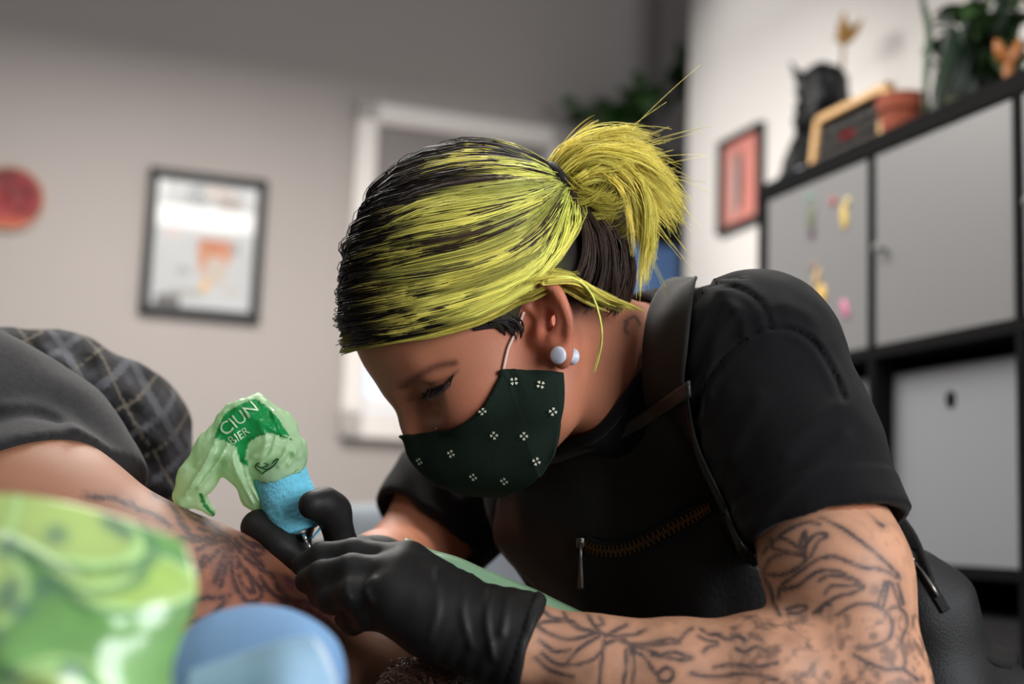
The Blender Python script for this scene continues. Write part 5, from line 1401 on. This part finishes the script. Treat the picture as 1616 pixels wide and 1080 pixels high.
def paint_plaid(V):
    q = V @ np.array([[.8, .45, .3], [-.45, .85, -.2], [0, 0, 1]]).T; w_ = .006 * np.stack([vnoise(V * 14), vnoise(V * 14 + 9)], -1)
    x = (q[:, 0] + w_[:, 0]) / .046; y = (q[:, 1] + w_[:, 1]) / .046; fx = x - np.floor(x); fy = y - np.floor(y)
    c = np.tile(lin((44, 44, 50)), (len(V), 1))
    c[(fx < .42)] *= .38; c[(fy < .42)] *= .42
    pale = (np.abs(fx - .70) < .07) | (np.abs(fy - .70) < .07); c[pale] = c[pale] * .4 + lin((92, 94, 102)) * .6
    thin = (np.abs(fx - .2) < .022) | (np.abs(fy - .2) < .022); c[thin] = lin((92, 86, 77))
    return c
sdf_obj('plaid_shirt', plaidf, C(-420, 1000, 1.2) - [0, 0, .12], C(310, 470, 1.3) + [0, .02, .12], .0032, mat('plaid', attr='paint', rough=.95, bump=.3, bscale=500), CLI, paint_plaid)['label'] = 'black and grey plaid flannel shirt'
# hair at the lower edge, behind the glove
def moundf(P): return ell(P, C(730, 1128, .97), (.072, .044, .045)) + (.004 * vnoise(P * 60)).astype(f32)
sdf_obj('scalp', moundf, C(540, 1240, .97) - [0, 0, .07], C(900, 1010, .97) + [0, 0, .07], .003, mat('scalp', (96, 70, 58), .8), CLI)
n = 2600; px = np.stack([600 + 240 * rng.random(n), 1042 + 60 * rng.random(n)], -1)
P0 = trace(moundf, px, .8); ok = np.abs(moundf(P0.astype(f32))) < .002; P0 = P0[ok]; N0 = grad(moundf, P0); n = len(P0)
dirv = nrm(N0 * .25 + np.array([.9, .1, -.2]) + rng.normal(scale=.3, size=(n, 3))); t_ = np.linspace(0, 1, 6)[None, :, None]
PP = P0[:, None] + dirv[:, None] * t_ * (.012 + .012 * rng.random((n, 1, 1))) + np.array([.0, -.008, 0]) * t_ ** 2 + .002 * np.sin(t_ * 6 + rng.random((n, 1, 3)) * 6)
xx = np.clip((px[ok][:, 0] - 690) / 60, 0, 1)[:, None, None]
cc = (lin((130, 92, 74)) * (1 - xx) + lin((186, 188, 176)) * xx) * (.4 + .9 * rng.random((n, 1, 1))) * np.ones((1, 6, 1))
o = strands(PP, np.full((n, 6), .00036), 'short_hair', mat('client_hair', attr='paint', rough=.5), CLI, cc); o['kind'] = 'stuff'; o['label'] = 'short damp greying hair'
# ---- tattoo machine in its wrapped grip and plastic bag
GA, GB = C(440, 744, 1.06), C(470, 832, 1.055)               # grip axis top and bottom
gdir = nrm(GB - GA)
MA = thing('tattoo_machine', 'tattoo machine with blue wrapped grip and green plastic cover, held in the glove', 'machine', to_world(GB))
def gripf(P):
    d = cap(P, GA, GB, .0205, .0220)
    h1 = plane(P, GA - gdir * .004, -gdir); h2 = plane(P, GB + gdir * .004, gdir)
    d = smax(smax(d - .0008, h1, .003), h2 + .0015 * vnoise(P * 160).astype(f32), .002)
    return d + (.00022 * np.sin((P @ gdir.astype(f32)) * 1500 + 3 * vnoise(P * 60)) + .0006 * vnoise(P * np.array([300, 500, 300]))).astype(f32) * (d < .004)
o = sdf_obj('grip_wrap', gripf, C(390, 870, 1.05) - [0, 0, .04], C(540, 700, 1.06) + [0, 0, .04], .0013, mat('cohesive_wrap', (112, 196, 222), .85, bump=.5, bscale=700, vary=.12, vscale=220), MA); o['label'] = 'light blue cohesive bandage wrap'
mb = MB(); gw0 = to_world(GB); gdw = nrm(to_world(GB + gdir) - to_world(GB))
mb.lathe(gw0, gdw, [(.012, .0), (.012, .006), (.009, .010), (.006, .016), (.0045, .020)], 20); mb.build('tube_tip', mat('dark_metal'), MA, 'auto')
n0, n1 = C(480, 846, 1.03), C(490, 868, 1.02)
mb = MB(); mb.tube([gw0 + gdw * .012, to_world(n0), to_world(n1)], [.0022, .0019, .0012], 10); mb.build('needle', mat('steel'), MA, True)
V = C(512, 826, 1.04)
G = np.array([[W(500, 838, 1.035), W(512, 826, 1.035)], [W(494, 848, 1.035), W(503, 842, 1.032)], [W(488, 852, 1.036), W(494, 850, 1.034)]]); vv, ff = sheet(G, .001, CAM); mk('wrap_end', vv, ff, mat('cohesive_wrap'), MA)
BD = 1.055
def bagsf(P):
    hood = chain(P, Cs([(441, 742, BD), (436, 712, BD), (420, 682, BD), (402, 656, BD)]), (.0195, .0205, .0205, .0150), .012)
    hood = smin(hood, cap(P, C(400, 650, BD), C(366, 668, BD), .0105, .0110), .012)
    left = chain(P, Cs([(372, 668, BD), (340, 712, BD), (312, 752, BD), (293, 782, BD + .005)]), (.0120, .0150, .0135, .0100), .01)
    right = chain(P, Cs([(374, 690, BD - .006), (376, 735, BD - .006), (396, 785, BD), (414, 812, BD + .004)]), (.0150, .0115, .0065, .0022), .008)
    tail = chain(P, Cs([(297, 782, BD + .005), (315, 792, BD + .012), (333, 808, BD + .015)]), (.0085, .0060, .0040), .006)
    d = smin(hood, left, .012); d = smin(d, right, .008); d = smin(d, tail, .006)
    px = np.stack([808 + FPX * P[:, 0] / P[:, 2], 540 - FPX * P[:, 1] / P[:, 2]], -1).astype(f32)
    for l, a, wd in BAGF:
        m = ((px > np.min(l, 0) - 20) & (px < np.max(l, 0) + 20)).all(1)
        if m.any(): d[m] -= a * np.exp(-(poly_dist(px[m], spline(np.array(l, float), 10)) / wd) ** 2)
    nz = vnoise(P * 95); d = d + (.0030 * np.abs(vnoise(P * 52 + 5)) + .0018 * np.abs(nz) + .0010 * np.abs(vnoise(P * 190)) - .0016).astype(f32) * np.clip((760 - px[:, 1]) / 30, .5, 1).astype(f32)
    return smax(d, -(gripf_s(P) - .0008), .002)
def gripf_s(P): return cap(P, GA, GB, .0205, .0220)
BAGF = [([(430, 650), (437, 668), (447, 690)], .003, 3), ([(340, 700), (318, 740), (292, 780)], .003, 2.6), ([(360, 700), (340, 735), (312, 772)], .003, 2.6), ([(368, 716), (374, 748), (400, 795)], .003, 2.6), ([(385, 724), (390, 750), (408, 790)], .0025, 2.6), ([(410, 735), (428, 715), (436, 690)], .003, 3), ([(425, 738), (446, 722), (455, 700)], .003, 3), ([(455, 735), (466, 715), (458, 695)], .003, 3), ([(340, 690), (328, 712), (310, 735)], .0025, 3),
        ([(360, 716), (380, 752), (415, 800)], .002, 4), ([(345, 690), (330, 720), (300, 770)], .002, 4), ([(376, 722), (390, 745), (405, 770)], -.0016, 4), ([(400, 720), (430, 700), (465, 712)], .0022, 5), ([(390, 655), (415, 668), (450, 690)], .0018, 4),
        ([(405, 740), (420, 700), (410, 670)], .0018, 5), ([(440, 735), (455, 712), (472, 722)], .0024, 4), ([(410, 632), (440, 660), (455, 690)], .0014, 4), ([(350, 730), (325, 765), (300, 785)], -.0016, 4)]
PRINT = [(357, 650), (385, 636), (403, 629), (420, 640), (440, 662), (457, 688), (440, 686), (424, 684), (405, 690), (392, 700), (388, 716), (392, 738), (380, 730), (372, 706), (352, 694), (338, 692), (345, 672)]
PALE = lin((204, 232, 192)); GRN = lin((38, 160, 92))
def paint_bag(V):
    px = pix(V); c = PALE * (1 + .06 * vnoise(V * 60)[:, None]); m = in_poly(px, PRINT); c[m] = GRN
    ln_ = poly_dist(px.astype(f32), [(392, 694), (410, 686), (430, 683), (460, 694)]) < 1.3; c[ln_] = GRN * .6
    ln_ = poly_dist(px.astype(f32), [(317, 782), (322, 796), (336, 812)]) < 3; c[ln_] = GRN * .7
    return c
bago = sdf_obj('plastic_cover', bagsf, C(270, 830, 1.06) - [0, 0, .04], C(500, 610, 1.06) + [0, 0, .04], .0014, mat('thin_plastic', attr='paint', rough=.25, spec=.6, translucent=.5), MA, paint_bag)
bago['label'] = 'crinkled pale green plastic cover with dark green print'
# printed lettering laid on the cover
def lettering(txt, px0, ang, size, name, m, skew=0.0):
    cu = bpy.data.curves.new('t', 'FONT'); cu.body = txt; cu.size = 1.0; cu.fill_mode = 'FRONT'; cu.resolution_u = 3
    to = bpy.data.objects.new('t', cu); COL.objects.link(to); bpy.context.view_layer.update()
    me = bpy.data.meshes.new_from_object(to.evaluated_get(bpy.context.evaluated_depsgraph_get()))
    bm = bmesh.new(); bm.from_mesh(me); bmesh.ops.triangulate(bm, faces=bm.faces); bmesh.ops.subdivide_edges(bm, edges=[e for e in bm.edges if e.calc_length() > .2], cuts=1, use_grid_fill=True); bmesh.ops.triangulate(bm, faces=bm.faces)
    v = np.array([(x.co.x, x.co.y) for x in bm.verts]); bm.verts.ensure_lookup_table(); f = np.array([[w_.index for w_ in fc.verts] for fc in bm.faces]); bm.free()
    bpy.data.objects.remove(to); bpy.data.curves.remove(cu); bpy.data.meshes.remove(me)
    a = math.radians(ang); x = v[:, 0] * size; y = v[:, 1] * size
    P2 = np.stack([px0[0] + x * math.cos(a) - y * math.sin(a) * -1 * 0 + y * math.sin(-a), px0[1] - (x * math.sin(a) + y * math.cos(a))], -1)
    P3 = trace(bagsf, P2, .9, .0013)
    mk(name, to_world(P3), f, m, bago, False)
ML = mat('pale_print', (196, 224, 186), .4)
lettering('CIUN', (356, 690), 38, 28, 'lettering', ML)
lettering('BIER', (366, 703), 33, 19, 'lettering', ML)
pts = trace(bagsf, [(413, 746), (404, 738), (408, 732), (424, 733), (415, 737), (406, 735), (424, 740), (434, 728), (440, 726), (430, 736), (422, 742), (414, 748)], .9, .0006)
mb = MB(); mb.tube(to_world(spline(pts, 40)), .0006, 5); mb.build('printed_sprig', mat('dark_green_print', (20, 84, 52), .5), bago, True)

# ---- pale green plastic sheet strip behind the near glove
T0 = np.array([(640, 850), (680, 868), (720, 880), (760, 897), (800, 913), (850, 934), (900, 958), (960, 988)], float); T1 = T0 + [[-20, 60], [-15, 60], [-10, 60], [-5, 60], [0, 60], [0, 55], [0, 50], [0, 40]]
dz = np.linspace(1.06, 1.02, 40); tp = spline(T0, 40); bt_ = spline(T1, 40); rows_ = []
for k, s in enumerate(np.linspace(0, 1, 14)):
    q = tp * (1 - s) + bt_ * s; rows_.append(to_world(np.array([C(a[0], a[1], d - .035 * s) for a, d in zip(q, dz)])))
G = np.array(rows_); nz = vnoise(G.reshape(-1, 3) * 70).reshape(14, 40); G = G + UP * (.0022 * nz * np.linspace(0.15, 1, 14)[:, None])[..., None] - FWD * (.004 * np.sin(np.linspace(0, 9, 14))[:, None] * np.ones((1, 40)))[..., None]
V, F = sheet(G, .0006, CAM); tag(mk('plastic_strip', V, F, mat('thin_plastic_strip', (158, 196, 160), .3, translucent=.35)), 'pale green plastic strip running behind the black gloved forearm', 'plastic')

# ---- glossy green pouch in the left foreground
PD = .56
nx, ny = 90, 110
x, y = np.meshgrid(np.linspace(-1, 1, nx), np.linspace(-1, 1, ny))
tl, tr, br, bl_p = C(-205, 800, PD + .02), C(286, 852, PD + .02), C(300, 1290, PD - .02), C(-205, 1290, PD - .02)
u_ = (x + 1) / 2; v_ = (y + 1) / 2
edge = .10 * np.sin(u_ * math.pi)
B_ = (tl * (1 - u_)[..., None] + tr * u_[..., None]) * (1 - v_)[..., None] + (bl_p * (1 - u_)[..., None] + br * u_[..., None]) * v_[..., None]
B_ = B_ + np.array([0, .012, 0]) * (np.sin(u_ * math.pi) * (1 - v_))[..., None]
B_ = B_ + np.array([.006, 0, 0]) * (u_ * np.sin(v_ * 9))[..., None]
puff = np.clip(1 - np.abs(x) ** 3.0, 0, 1) ** .7 * np.clip(1 - y ** 2, 0, 1)
wr = .0026 * np.sin((x * 1.2 - y) * 9) * np.clip(x - .45, 0, 1) * 2 + .0018 * vnoise(np.stack([x.ravel() * 3, y.ravel() * 3, 0 * x.ravel()], -1)).reshape(x.shape)
_pf = pix(B_.reshape(-1, 3)).astype(f32); _rg = poly_dist(_pf, [(20, 822), (90, 850), (150, 890), (215, 960)]).reshape(x.shape)
wr = wr + .0060 * np.exp(-(_rg / 26) ** 2) + .0030 * np.exp(-(poly_dist(_pf, [(60, 1010), (120, 1030), (150, 1075)]).reshape(x.shape) / 24) ** 2)
front = B_ - np.array([0, 0, 1]) * (.034 * puff + wr * puff)[..., None]
back = B_ + np.array([0, 0, 1]) * (.030 * puff)[..., None]
def pouch_paint():
    c = np.tile(lin((96, 158, 70)), (nx * ny, 1)); X = x.ravel() * .10; Y = -y.ravel() * .125
    r_ = np.random.default_rng(5)
    c *= (1 + .25 * vnoise(np.stack([X * 40, Y * 40, 0 * X], -1)))[:, None]
    for k in range(20):
        cx, cy = (r_.random() * .22 - .11), (r_.random() * .26 - .13); rr_ = .026 + .018 * r_.random(); sq = .55 + .35 * r_.random(); an = r_.random() * 3
        dx = X - cx; dy = Y - cy; a = dx * math.cos(an) + dy * math.sin(an); b = (-dx * math.sin(an) + dy * math.cos(an)) / sq; d = np.sqrt(a * a + b * b) / rr_
        col = [lin((160, 196, 84)), lin((128, 182, 84)), lin((92, 170, 70)), lin((172, 200, 104))][k % 4]
        m = d < 1; c[m] = col * (1 - .25 * d[m, None] ** 2); m = (d > .92) & (d < 1.08); c[m] = lin((170, 212, 130))
        m = (d > 1.08) & (d < 1.3) & (r_.random() < .5); c[m] = c[m] * .35 + lin((40, 108, 70)) * .65
    for k in range(30):
        cx, cy = (r_.random() * .22 - .11), (r_.random() * .26 - .13); d = np.sqrt((X - cx) ** 2 + (Y - cy) ** 2) / .011; m = d < 1; c[m] = c[m] * d[m, None] + lin((30, 92, 84)) * (1 - d[m, None])
    return c * .88 + .12 * lin((225, 240, 205))
cc = pouch_paint()
n_ = nx * ny; Fa = grid_faces(ny, nx); idx = np.arange(n_).reshape(ny, nx); rim = np.concatenate([idx[0, :], idx[1:, -1], idx[-1, -2::-1], idx[-2:0:-1, 0]]); r2 = np.roll(rim, -1)
V = to_world(np.vstack([front.reshape(-1, 3), back.reshape(-1, 3)]))
po = mk('pouch', V, np.vstack([Fa[:, ::-1], Fa + n_, np.stack([rim, r2, r2 + n_, rim + n_], -1)]), mat('glossy_film', attr='paint', rough=.25, coat=.7, coat_rough=.07, spec=.5), None, True, np.vstack([cc, cc]))
tag(po, 'shiny green pouch printed with limes and leaves, blurred in the left foreground', 'pouch')
# ---- blue paper towel in front
TD_ = .66
def arch(rows):
    R = np.array([spline(Cs(r), 40) for r in rows]); return to_world(np.stack([spline(R[:, j], 24) for j in range(40)], 1))
tw = thing('paper_towel', 'folded light blue paper towel in front of the tattooed skin', 'paper towel', to_world(C(430, 1100, .66)) * [1, 1, 0] + [0, 0, BZ])
G = arch([[(286, 1008, .70), (330, 975, .70), (400, 958, .70), (470, 970, .69), (525, 1008, .68), (543, 1060, .67), (538, 1110, .67)],
          [(270, 1050, .67), (325, 1020, .665), (400, 1000, .66), (470, 996, .655), (515, 1020, .65), (538, 1065, .65), (536, 1120, .65)],
          [(262, 1110, .64), (320, 1080, .63), (400, 1055, .625), (460, 1040, .625), (505, 1050, .63), (530, 1085, .635), (532, 1140, .64)]])
V, F = sheet(G, .0012, CAM); M_TW = mat('blue_paper_shaded', (118, 160, 204), .9, bump=.25, bscale=500, vary=.05, vscale=60, translucent=.2); mk('outer_fold', V, F, M_TW, tw)  # all folds are one paper; light and shade are put into their colours
G = arch([[(300, 1062, .615), (380, 1035, .61), (440, 1015, .605), (492, 1003, .605)], [(290, 1110, .60), (380, 1085, .595), (450, 1070, .59), (512, 1045, .60)], [(285, 1190, .59), (380, 1170, .585), (460, 1150, .58), (540, 1110, .60)]])
V, F = sheet(G, .0012, CAM); mk('front_fold', V, F, mat('blue_paper_lit', (164, 200, 226), .9, bump=.25, bscale=500, translucent=.2), tw)  # lighter copy of the same paper for the lit front
G = arch([[(488, 1002, .606), (500, 1012, .612), (512, 1030, .62)], [(455, 1070, .598), (490, 1072, .606), (530, 1080, .615)], [(420, 1160, .592), (480, 1170, .602), (545, 1150, .612)]])
V, F = sheet(G, .0012, CAM); mk('inner_fold', V, F, mat('blue_paper_inner_lit', (188, 200, 210), .9), tw)  # paler copy of the same paper, lighting kept in its colour
G = arch([[(262, 1040, .70), (285, 1010, .70), (312, 992, .70)], [(285, 1060, .69), (320, 1020, .69), (345, 990, .695)], [(300, 1110, .68), (335, 1070, .68), (360, 1030, .68)]])
V, F = sheet(G, .0012, CAM); mk('side_fold', V, F, mat('blue_paper_inner_lit'), tw)

# ---- stool under the artist
sc_ = W(1290, 1600, 1.26); sz = float(to_world(C(1290, 1600, 1.26) - [0, .15, 0])[2])
st = thing('stool', 'round black stool under the artist, below the frame', 'stool', (sc_[0], sc_[1], 0))
mb = MB(); mb.lathe((sc_[0], sc_[1], sz - .05), ZV, [(.15, 0), (.175, .015), (.175, .04), (.15, .055)], 36); mb.build('seat', mat('bench_vinyl'), st, True)
mb = MB(); mb.lathe((sc_[0], sc_[1], .04), ZV, [(.025, 0), (.025, sz - .09)], 20); mb.build('column', mat('bench_steel'), st, 'auto')
for k in range(5):
    a = k * 2 * math.pi / 5; mb = MB(); mb.tube([np.array([sc_[0], sc_[1], .09]), np.array([sc_[0] + .24 * math.cos(a), sc_[1] + .24 * math.sin(a), .02])], [.018, .012], 8); mb.build('leg', mat('bench_steel'), st, True)
